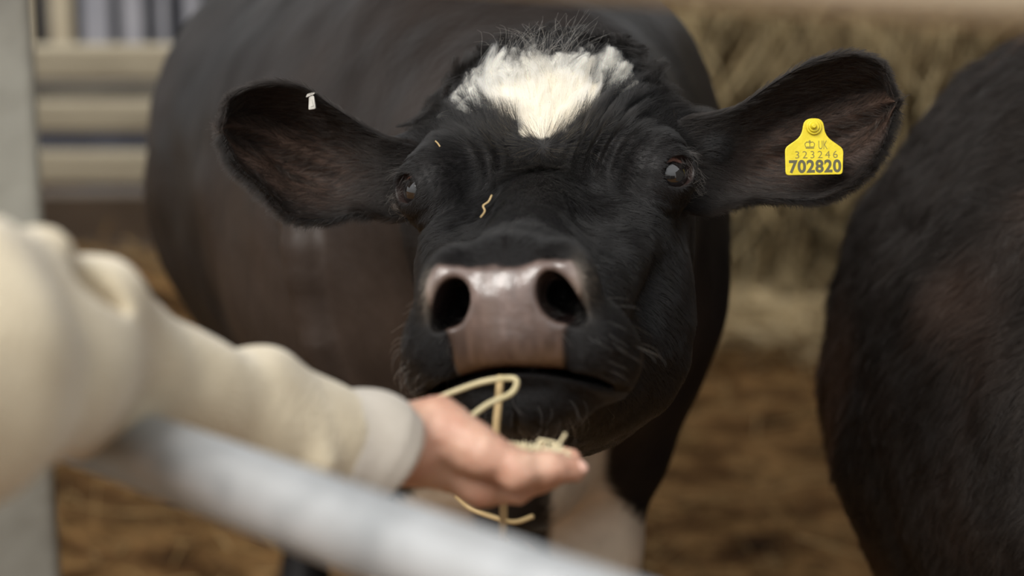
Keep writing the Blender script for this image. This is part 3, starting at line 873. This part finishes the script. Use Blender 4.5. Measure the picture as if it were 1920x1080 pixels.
tag(cow2, 'brownish black cow at the right edge, only its rounded flank in view', 'cow')
body2 = mesh_obj('body', V2, F2, M_body, cow2, attrs={'col': c2, 'rough': np.full(len(V2), .6)})

if FUR:
    n = 90000
    vis2 = lambda c: sm(((CAM - c) * unit(grad(body2_sdf, c, .004))).sum(1), -.2, .1) * (np.abs(c[:, 0] - .6) < .4) * (c[:, 1] < 2.9) * (c[:, 2] > .5)
    p, _, _ = sample_tris(V2, F2, n, vis2); g = unit(grad(body2_sdf, p, .003))
    d = np.array([-.25, .3, -1.0]) + .55 * np.stack([vnoise(p, 9, 61), vnoise(p, 9, 62), vnoise(p, 9, 63)], 1) + .4 * np.stack([vnoise(p, 40, 64), vnoise(p, 40, 65), vnoise(p, 40, 66)], 1)
    k = sm(vnoise(p, 3.2, 21) + .5 * vnoise(p, 9, 22), -.3, .7)[:, None]
    c = (np.array([.012, .009, .0075]) * (1 - k) + np.array([.060, .036, .026]) * k) * rng.uniform(.5, 1.5, (n, 1))
    pts = clump(strands(p, g, d, .014 + .010 * rng.random(n), .35, 5, curl=.4), 14, .5)
    hair_obj('coat', pts, np.full(n, .00018), c, M_hair2, cow2)

# ------------------------------------------------------------------ person feeding: body, hand, fleece sleeve
def A(px, py, d): return P(px, py, d)
SH = np.array([-.50, .68, 1.33])
ARM = [(A(640, 852, 1.41), .045), (A(560, 832, 1.385), .047), (A(450, 795, 1.345), .050), (A(320, 742, 1.29), .047), (A(200, 698, 1.235), .045),
       (A(105, 655, 1.185), .052), (A(15, 672, 1.13), .063), (A(-160, 690, 1.03), .078), (np.array([-.50, .68, 1.36]), .095)]
WR = A(742, 832, 1.440)
def hand_sdf(p):
    f = chain(p, [A(520, 805, 1.37), A(640, 828, 1.41), WR, A(780, 838, 1.455)], [.034, .029, .026, .026], .02)
    # palm: heel, middle, knuckle row
    f = smin(f, cap(p, A(790, 842, 1.462), A(905, 898, 1.468), .024, .017), .014)
    f = smin(f, cap(p, A(790, 838, 1.500), A(900, 885, 1.515), .020, .015), .02)
    f = smin(f, cap(p, A(900, 908, 1.462), A(905, 888, 1.525), .0150, .012), .014)
    # ball of the thumb, thumb along the near side
    f = smin(f, cap(p, A(822, 790, 1.448), A(880, 835, 1.440), .0185, .0165), .014)
    th = chain(p, [A(850, 815, 1.443), A(905, 850, 1.432), A(972, 880, 1.430), A(1030, 878, 1.436), A(1078, 880, 1.446)], [.0165, .0150, .0125, .0108, .0085], .008)
    f = smin(f, th, .010)
    f = smin(f, ell(p, A(972, 888, 1.428), (.013, .012, .012)), .006)
    # four fingers, cupped
    tips = [(1.468, 1052, 868, .0082, 0), (1.490, 1072, 862, .0082, 1), (1.510, 1058, 858, .0078, 2), (1.528, 1020, 850, .0068, 3)]
    for d, tx, ty, r, i in tips:
        b = A(912, 912 - 7 * i, d - .002)
        g = chain(p, [b, A(912 + (tx - 912) * .40, 916 - 8 * i, d), A(912 + (tx - 912) * .74, 896 - 6 * i, d + .002), A(tx, ty, d + .001)],
                  [r + .0045, r + .0028, r + .0014, r], .006)
        f = smin(f, g, .006)
    # hollow of the palm and skin folds
    f = smax(f, -ell(p, A(930, 832, 1.487), (.036, .012, .026)), .01)
    f = f + .0006 * vnoise(p, 160, 3) + .0008 * vnoise(p, 60, 4)
    return f
def person_sdf(p):
    f = hand_sdf(p)
    f = smin(f, chain(p, [a for a, r in ARM[2:]], [r * .62 for a, r in ARM[2:]], .02), .012)
    f = smin(f, cap(p, [-.66, .62, 1.15], [-.66, .62, 1.34], .13, .12), .06)
    f = smin(f, cap(p, [-.66, .62, 1.34], [-.655, .64, 1.50], .055, .052), .04)
    f = smin(f, ell(p, [-.65, .66, 1.60], (.075, .095, .115)), .03)
    f = smin(f, ell(p, [-.645, .755, 1.585], (.012, .016, .022)), .01)
    f = smin(f, chain(p, [np.array([-.82, .60, 1.38]), np.array([-.90, .56, 1.10]), np.array([-.88, .60, .86])], [.055, .045, .033], .03), .04)
    f = smin(f, cap(p, [-.88, .60, .86], [-.875, .63, .76], .032, .022), .02)
    for k in range(4): f = smin(f, cap(p, [-.90 + .018 * k, .63, .76], [-.895 + .017 * k, .645, .685 + .006 * abs(k - 1)], .0095, .0078), .006)
    f = smin(f, cap(p, [-.86, .64, .80], [-.835, .665, .735], .011, .009), .008)
    for s in (-1, 1):
        f = smin(f, chain(p, [np.array([-.66 + .09 * s, .60, .95]), np.array([-.66 + .10 * s, .60, .52]), np.array([-.66 + .10 * s, .58, .10])], [.09, .06, .045], .03), .05)
        f = smin(f, cap(p, [-.66 + .10 * s, .58, .045], [-.66 + .11 * s, .74, .04], .042, .036), .03)
    return f
SH = np.array([-.50, .68, 1.33])
m, nt_, b_ = mat('skin', (.62, .33, .24), .5); M_skin = m
b_.inputs['Subsurface Weight'].default_value = .25; b_.inputs['Subsurface Radius'].default_value = (.012, .005, .003); b_.inputs['Subsurface Scale'].default_value = .6
t_ = N(nt_, 'TexCoord'); n_ = N(nt_, 'TexNoise'); n_.inputs['Scale'].default_value = 28; n_.inputs['Detail'].default_value = 5
r_ = N(nt_, 'ValToRGB'); r_.color_ramp.elements[0].color = (.48, .24, .165, 1); r_.color_ramp.elements[1].color = (.60, .38, .28, 1)
r_.color_ramp.elements[0].position = .35; r_.color_ramp.elements[1].position = .65
nt_.links.new(t_.outputs['Object'], n_.inputs['Vector']); nt_.links.new(n_.outputs['Fac'], r_.inputs[0]); nt_.links.new(r_.outputs[0], b_.inputs['Base Color'])
fleece = noise_mat('cream_fleece', [(.60, .51, .355), (.70, .61, .44)], 30, rough=.95, bump=.6, bscale=260, sheen=.4, dist=.004)
knit = noise_mat('cuff_knit', [(.50, .45, .38), (.58, .53, .46)], 30, rough=.9, bump=.5, bscale=300, sheen=.2, dist=.002)
jeans = noise_mat('dark_trousers', [(.03, .035, .05), (.05, .055, .07)], 60, rough=.9)
M_boot = mat('boot_rubber', (.03, .03, .03), .5)[0]
hlo = np.minimum(A(600, 1000, 1.36), A(1130, 720, 1.58)) - .03; hhi = np.maximum(A(600, 700, 1.36), A(1130, 1000, 1.60)) + .03
Va, Fa = polygonise(hand_sdf, hlo, hhi, .0022)
Vc, Fc = polygonise(person_sdf, (-1.02, .38, -.02), (-.10, 1.48, 1.76), .012)
keep = ~((Vc[Fc].mean(1) > hlo + .012) & (Vc[Fc].mean(1) < hhi - .012)).all(1)
person = empty('person', (-.66, .60, 0))
tag(person, 'person in a cream fleece holding out feed on an open palm over the rail', 'person')
mesh_obj('body', np.concatenate([Va, Vc]), np.concatenate([Fa, Fc[keep] + len(Va)]), M_skin, person)
# nail of the thumb
Vn, Fn = uv_sphere((0, 0, 0), 1, 16, 10)
Vn = A(1086, 876, 1.4405) + Vn @ np.array([RIGHT * .0065 - UP * .001, UP * .0050, -FWD * .0028 + RIGHT * .001])
mesh_obj('thumb_nail', Vn, Fn, mat('nail', (.66, .40, .32), .35)[0], person)

def jacket_sdf(p):
    f = chain(p, [a for a, r in ARM], [r for a, r in ARM], .02)
    f = smin(f, ell(p, [-.66, .60, 1.18], (.235, .16, .30)), .05)
    f = smin(f, ell(p, [-.66, .60, .98], (.22, .15, .20)), .06)
    f = smin(f, chain(p, [np.array([-.82, .60, 1.36]), np.array([-.91, .56, 1.10]), np.array([-.885, .60, .88])], [.085, .07, .05], .04), .05)
    f = smin(f, cap(p, [-.66, .61, 1.40], [-.66, .62, 1.47], .075, .072), .03)
    f = smax(f, -cap(p, [-.66, .62, 1.46], [-.66, .62, 1.60], .058, .062), .01)
    # folds across the sleeve
    q = w2c(p); u = q[..., 0] / q[..., 2] * FPX + 960; v = 540 - q[..., 1] / q[..., 2] * FPX
    s_ = (u * .82 + v * .20)
    f = f + .0090 * vnoise(np.stack([q[..., 0] * 1.5 - q[..., 1] * .6, q[..., 1] * .5 + q[..., 0] * .3, q[..., 2] * .6], -1), 13, 2)
    f = f + .0045 * vnoise(p, 22, 9)
    # deep crease at the elbow, ridge beside it, roll above
    f = smax(f, -cap(p, A(128, 460, 1.11), A(185, 590, 1.150), .009, .013), .012)
    f = smin(f, cap(p, A(165, 562, 1.17), A(290, 672, 1.225), .012, .012), .014)
    f = smin(f, cap(p, A(20, 660, 1.075), A(88, 475, 1.125), .015, .013), .016)
    f = smin(f, cap(p, A(330, 660, 1.26), A(235, 780, 1.205), .012, .010), .016)
    f = smin(f, cap(p, A(545, 760, 1.35), A(600, 870, 1.335), .010, .010), .014)
    f = smin(f, cap(p, A(480, 700, 1.34), A(420, 800, 1.295), .010, .009), .014)
    # the rail presses into the sleeve
    return f
Vj, Fj = polygonise(jacket_sdf, (-1.05, .36, .74), (-.08, 1.50, 1.58), .0055)
mesh_obj('fleece_jacket', Vj, Fj, fleece, person)
def cuff_sdf(p):
    a, b = A(610, 850, 1.395), A(700, 864, 1.420)
    f = chain(p, [a, A(690, 857, 1.418), b], [.0460, .0460, .043], .01)
    ax_ = unit(b - a - UP * .012)
    f = smax(f, (p - A(690, 860, 1.42)) @ unit(ax_ + UP * -.35) - .010, .008)
    f = smax(f, -cap(p, A(690, 845, 1.42), A(800, 850, 1.46), .034, .030), .006)
    return f + .0012 * vnoise(p, 30, 4)
Vq, Fq = polygonise(cuff_sdf, hlo - .06, hhi + .02, .004)
mesh_obj('cuff', Vq, Fq, knit, person)
def trouser_sdf(p):
    f = ell(p, [-.66, .60, .92], (.19, .14, .15))
    for s in (-1, 1):
        f = smin(f, chain(p, [np.array([-.66 + .09 * s, .60, .88]), np.array([-.66 + .10 * s, .60, .52]), np.array([-.66 + .10 * s, .58, .12])], [.105, .08, .07], .03), .04)
    return f
Vq, Fq = polygonise(trouser_sdf, (-.95, .40, .03), (-.38, .82, 1.1), .014)
mesh_obj('trousers', Vq, Fq, jeans, person)
def boot_sdf(s):
    def g(p):
        f = cap(p, [-.66 + .10 * s, .58, .055], [-.66 + .11 * s, .76, .05], .055, .048)
        f = smin(f, cap(p, [-.66 + .10 * s, .58, .05], [-.66 + .10 * s, .58, .20], .055, .06), .03)
        return smax(f, -p[..., 2] + .002, .006)
    return g
for s in (-1, 1):
    Vq, Fq = polygonise(boot_sdf(s), (-.66 + .1 * s - .1, .46, -.01), (-.66 + .1 * s + .12, .86, .30), .01)
    mesh_obj('boot', Vq, Fq, M_boot, person)
Vq, Fq = polygonise(lambda p: smax(ell(p, [-.65, .63, 1.625], (.092, .108, .118)), -ell(p, [-.645, .735, 1.58], (.075, .07, .09)), .015), (-.80, .48, 1.46), (-.50, .80, 1.78), .008)
mesh_obj('hair', Vq, Fq, noise_mat('brown_hair', [(.05, .03, .02), (.08, .05, .03)], 90, rough=.6, stretch=(4, 4, .5), bump=.4), person)

# ------------------------------------------------------------------ gate and post
galv = noise_mat('galvanised_steel', [(.30, .315, .33), (.46, .475, .49), (.40, .41, .42)], 14, rough=.42, bump=.08, spec=.5)
galv.node_tree.nodes['Principled BSDF'].inputs['Metallic'].default_value = .35
galvd = noise_mat('weathered_galvanised_steel', [(.165, .160, .142), (.25, .245, .215), (.20, .195, .17)], 9, rough=.6, bump=.15)
rail_warm = noise_mat('beige_rail', [(.52, .45, .33), (.62, .54, .42)], 10, rough=.6, bump=.1)  # beige tone of the top rail, warmer than the other rails
def gl(d, z): return np.array([-.293 + .91 * (1.25 - d), d * math.cos(PITCH), z])  # plan line of the gate
gate = empty('gate', (-.30, 1.22, 0))
tag(gate, 'grey tubular steel gate nearest the camera, the arm reaching over its rail', 'gate')
G0, G1 = 1.30, .30
def gp(t, z):
    a = np.array([-.281, 1.222]); b = np.array([.585, .33]); q = a + (b - a) * t
    return np.array([q[0], q[1], z])
for z, mt in ((1.485, rail_warm), (1.171, galv), (.93, galv), (.68, galv), (.42, galv)):
    Vq, Fq = tube([gp(t, z) for t in np.linspace(0, 1, 12)], .0235, 24)
    mesh_obj('rail', Vq, Fq, mt, gate)
Vq, Fq = tube([gp(1.0, z) for z in np.linspace(.0, 1.49, 6)], .0235, 20)
mesh_obj('stile', Vq, Fq, galv, gate)
Vq, Fq = box((-.370, 1.262, .95), (.13, .08, 1.9), rot(0, 0, 16)); pst = mesh_obj('gate_post', Vq, Fq, galvd, None, smooth=False, origin=(-.362, 1.262, 0)); bevel(pst, .006, 3)
tag(pst, 'weathered grey steel post at the left edge of the pen', 'post')

# ------------------------------------------------------------------ the yard
ground_m = noise_mat('muddy_straw', [(.022, .010, .004), (.105, .052, .018), (.27, .15, .058), (.065, .033, .012)], 5, detail=10, rough=1, bump=1, bscale=22, dist=.05, spec=.08)
gx = np.r_[-30, -18, np.linspace(-7, 7, 200), 18, 30]; gy = np.r_[-25, -12, -6, np.linspace(-3, 16, 240), 24]
X, Y = np.meshgrid(gx, gy, indexing='ij')
Z = .035 * vnoise(np.stack([X, Y, X * 0], -1), 1.6, 3) + .02 * vnoise(np.stack([X, Y, X * 0], -1), 5, 4)
Z = Z * sm(Y, 1.5, 3) - .012 + .30 * np.exp(-(((X + 1.9) / 1.1)**2 + ((Y - 6.3) / .8)**2))
Vg = np.stack([X, Y, Z], -1).reshape(-1, 3); ids = np.arange(len(Vg)).reshape(X.shape)
Fg = np.stack([ids[:-1, :-1], ids[1:, :-1], ids[1:, 1:], ids[:-1, 1:]], -1).reshape(-1, 4)
tag(mesh_obj('ground', Vg, Fg, ground_m), kind='structure')

# roof and side wall out of view, added to shade the pen; the yard building across the way
sheet = noise_mat('fibre_cement', [(.10, .10, .095), (.16, .155, .145)], 3, rough=.9)
Vq, Fq = box((0, 3.1, 2.95), (14, 3.2, .10)); tag(mesh_obj('ceiling_shade', Vq, Fq, sheet, smooth=False), kind='structure')
Vq, Fq = box((3.4, 3.5, 1.5), (.15, 9, 3.0)); tag(mesh_obj('wall_shade', Vq, Fq, sheet, smooth=False), kind='structure')
Vq, Fq = box((0, -7, 1.3), (16, .2, 2.6)); tag(mesh_obj('wall_front', Vq, Fq, sheet, smooth=False), kind='structure')
# slatted fence behind, left
board = noise_mat('weathered_board', [(.21, .18, .125), (.32, .28, .20), (.26, .22, .155)], 5, rough=.85, bump=.4, stretch=(.4, 1, 4))
fence = empty('slatted_fence', (-1.6, 7.0, 0))
tag(fence, 'pale timber slatted fence behind the left side of the fed cow', 'fence')
def zat(py, Y):
    "world height seen in row py at ground distance Y on the picture's centre column"
    t = math.tan(PITCH + math.atan((py - 540) / FPX)); return CAM[2] - Y * t
for a, b in ((83, 150), (188, 246), (282, 345)):
    z0, z1 = zat(b, 7.0), zat(a, 7.0)
    Vq, Fq = box((-1.55, 7.0, (z0 + z1) / 2), (2.9, .07, z1 - z0)); o = mesh_obj('slat', Vq, Fq, board, fence, smooth=False); bevel(o, .02, 3)
for x in (-2.9, -.35):
    Vq, Fq = box((x, 7.1, .62), (.12, .12, 1.35)); bevel(mesh_obj('fence_post', Vq, Fq, board, fence, smooth=False), .01)
Vq, Fq = box((-1.7, 7.5, zat(188, 7.5)), (3.0, .12, .12)); tag(mesh_obj('trim_2', Vq, Fq, noise_mat('mud_splashed_wall', [(.05, .042, .03), (.12, .105, .08)], 3, rough=.9), smooth=False), kind='structure')
Vq, Fq = box((-1.7, 7.25, .5 * zat(362, 7.25)), (3.4, .16, zat(362, 7.25))); tag(mesh_obj('wall_kerb', Vq, Fq, noise_mat('kerb_concrete', [(.17, .135, .105), (.28, .23, .18)], 3, rough=.9), smooth=False), kind='structure')
# dark shed wall beyond with pale uprights
clad = noise_mat('dark_cladding', [(.012, .014, .022), (.03, .033, .045)], 4, rough=.6)
Vq, Fq = box((-2.2, 9.6, 1.0), (4.6, .12, 2.6)); tag(mesh_obj('wall_back', Vq, Fq, clad, smooth=False), kind='structure')
pale = noise_mat('pale_cladding', [(.16, .165, .19), (.22, .22, .24)], 4, rough=.7)
for px, wd in ((130, 40), (195, 50), (262, 40), (318, 16), (372, 26), (60, 30), (-10, 30)):
    x = (px - 960) / FPX * 9.6; Vq, Fq = box((x, 9.50, zat(84, 9.5) + .9), (wd / FPX * 9.6, .06, 1.8))
    tag(mesh_obj('trim_1', Vq, Fq, pale if px > 150 else board, smooth=False), kind='structure')
# grey block wall and hay at the right
blockm = noise_mat('grey_blockwork', [(.085, .082, .075), (.14, .135, .12)], 4, rough=.9, bump=.3)
Vq, Fq = box((1.6, 7.95, 1.1), (3.4, .2, 2.3)); tag(mesh_obj('wall_right', Vq, Fq, blockm, smooth=False), kind='structure')
haym = noise_mat('old_hay', [(.05, .035, .016), (.21, .15, .075), (.13, .092, .045)], 7, detail=8, rough=.9, bump=1, bscale=40, dist=.04)
def hay_sdf(p):
    f = ell(p, [1.35, 7.2, .98], (1.5, .32, .42)); f = smin(f, ell(p, [2.3, 7.0, 1.3], (.7, .4, .9)), .2)
    f = smin(f, ell(p, [.55, 7.2, .45], (.22, .28, .60)), .2)
    f = smin(f, ell(p, [1.4, 7.0, .02], (1.5, .45, .13)), .1)
    f = smin(f, ell(p, [2.1, 7.2, .4], (.9, .36, .75)), .1)
    f = smax(f, -ell(p, [1.02, 6.9, .24], (.24, .35, .22)), .08)
    return f + .06 * vnoise(p, 5, 2) + .03 * vnoise(p, 14, 3)
Vq, Fq = polygonise(hay_sdf, (-.3, 6.2, -.05), (3.6, 7.7, 2.4), .035)
hay = mesh_obj('hay', Vq, Fq, haym, origin=(1.3, 7.0, 0)); tag(hay, 'loose old hay heaped against the grey wall behind the cows', 'hay', kind='stuff')
def straws(name, n, posf, dirf, L, r, cols, label, cat, curl=.3):
    p = posf(n); d = unit(dirf(n)); k = 5
    side = unit(np.cross(d, rng.normal(size=(n, 3)))); l = L * rng.uniform(.4, 1.3, n)
    t = np.linspace(-.5, .5, k)
    pts = p[:, None] + d[:, None] * (l[:, None] * t)[..., None] + side[:, None] * (curl * l[:, None] * (t * t)[None])[..., None] * rng.normal(0, 1, (n, 1, 1))
    c = np.array(cols)[rng.integers(0, len(cols), n)] * rng.uniform(.6, 1.2, (n, 1))
    o = hair_obj(name, pts, r * rng.uniform(.6, 1.3, n), c, M_straw, None); tag(o, label, cat, kind='stuff'); return o
feedm = noise_mat('chopped_feed', [(.60, .50, .30), (.76, .67, .46)], 50, rough=.8)
M_straw, nt_, b_ = mat('straw', rough=.9, Specular_IOR_Level=.1); a_ = N(nt_, 'Attribute'); a_.attribute_name = 'col'; nt_.links.new(a_.outputs['Color'], b_.inputs['Base Color'])
SC = [(.32, .20, .08), (.44, .30, .14), (.14, .08, .032), (.22, .13, .05)]
def gpos(n):
    x = rng.uniform(-3.5, 3.5, n); y = 3.2 + 5.5 * rng.random(n)**1.2
    z = np.zeros(n) + .03 + .30 * np.exp(-(((x + 1.9) / 1.1)**2 + ((y - 6.3) / .8)**2)) + .03 * rng.random(n); return np.stack([x, y, z], -1)
straws('straw_litter', 7000, gpos, lambda n: rng.normal(size=(n, 3)) * [1, 1, .15], .16, .0028, SC, 'brown straw litter strewn over the muddy pen floor', 'straw')
i_ = rng.integers(0, len(Vq), 5000); hv = Vq[i_]
straws('straw_drift', 1500, lambda n: np.stack([rng.uniform(.3, 2.6, n), rng.uniform(6.0, 6.9, n), rng.uniform(.03, .12, n)], -1), lambda n: rng.normal(size=(n, 3)) * [1, .6, .2], .30, .004,
       [(.50, .38, .21), (.60, .48, .29)], 'pale drift of straw along the foot of the hay', 'straw')
fx = rng.choice([.62, .80, .95, 1.22, 1.5, 1.75], 260) + rng.normal(0, .045, 260)
straws('hay_wisps', 260, lambda n: np.stack([fx, rng.uniform(6.55, 6.8, n), rng.uniform(.15, 1.15, n)], -1), lambda n: rng.normal(size=(n, 3)) * [.5, .1, .2] + [0, 0, 1], .60, .006,
       [(.34, .26, .14), (.44, .35, .20), (.10, .07, .035)], 'long pale wisps hanging down over the heaped hay', 'hay', .5)
straws('hay_stalks', 5000, lambda n: hv + rng.normal(0, .03, (n, 3)) - [0, .04, 0], lambda n: rng.normal(size=(n, 3)) * [.6, .4, 1], .30, .0035,
       [(.28, .21, .11), (.40, .31, .17), (.14, .10, .05)], 'dry stalks sticking out of the hay by the wall', 'hay', .5)

# ------------------------------------------------------------------ feed, stalks
pale_straw = noise_mat('pale_stalk', [(.52, .44, .24), (.66, .57, .36)], 50, rough=.6)
gold_straw = noise_mat('gold_stalk', [(.42, .29, .13), (.58, .43, .22)], 50, rough=.6)
def stalk(name, pts, r, m, label, cat='stalk', group=None):
    pts = np.array(pts); n = 30; u = np.linspace(0, 1, len(pts)); t = np.linspace(0, 1, n)
    q = np.stack([interp(t, u, pts[:, i]) for i in range(3)], -1)
    V, F = tube(q, r, 10); o = mesh_obj(name, V, F, m, origin=q[-1]); tag(o, label, cat, group); return o
stalk('hay_stalk', [A(938, 706, 1.560), A(934, 760, 1.548), A(930, 815, 1.545), A(936, 890, 1.550), A(944, 950, 1.55), A(942, 1020, 1.55), A(947, 1130, 1.55)], .0030, gold_straw,
      'long golden hay stalk hanging straight down from the mouth past the hand')
stalk('hay_stalk', [A(812, 750, 1.545), A(850, 735, 1.54), A(905, 716, 1.535), A(955, 709, 1.532), A(969, 716, 1.531), A(958, 738, 1.53), A(915, 758, 1.52), A(872, 790, 1.50)], .0023, pale_straw,
      'pale hay stalk bent double at the lips of the fed cow')
stalk('hay_scrap', [A(936, 1035, 1.545), A(946, 1022, 1.542), A(952, 1010, 1.548)], .0022, gold_straw, 'small curled scrap caught low on the hanging stalk', 'straw scrap')
stalk('hay_scrap', [A(901, 408, 1.742), A(909, 396, 1.742), A(906, 386, 1.745), A(916, 378, 1.748), A(922, 366, 1.752)], .0008, gold_straw, 'golden scrap of straw on the bridge of the nose', 'straw scrap')
stalk('hay_scrap', [A(816, 264, 1.86), A(821, 269, 1.86), A(825, 275, 1.86)], .0008, gold_straw, 'tiny straw scrap above the left-hand eye', 'straw scrap')
stalk('hay_wisp', [P(857, 930, 2.26), P(885, 954, 2.24), P(925, 970, 2.235), P(965, 979, 2.24), P(1000, 968, 2.25)], .0030, gold_straw, 'curved wisp of hay hanging under the brisket', 'hay wisp')
# feed on the palm
fd = []
for i in range(520):
    t = rng.random(); px = 925 + 140 * t; py = 846 + 12 * t + rng.normal(0, 5); d = 1.487 + rng.normal(0, .014)
    c = A(px, py, d); a = rng.normal(size=3); a /= np.linalg.norm(a); l = rng.uniform(.0025, .007)
    V, F = tube([c - a * l, c + rng.normal(0, .0008, 3), c + a * l], [.0008, rng.uniform(.0007, .0013), .0005], 5); fd.append((V, F))
for (pts) in ([(1010, 838), (1022, 826), (1040, 830), (1052, 842)], [(1030, 842), (1048, 832), (1058, 818), (1060, 812)], [(1005, 836), (1012, 824), (1024, 828)]):
    q = [A(x, y, 1.485) for x, y in pts]; fd.append(tube(q, .0012, 6))
V, F = merge(fd); o = mesh_obj('feed', V, F, feedm, origin=A(990, 850, 1.487)); tag(o, 'pale chopped feed lying in the open palm', 'feed', kind='stuff')
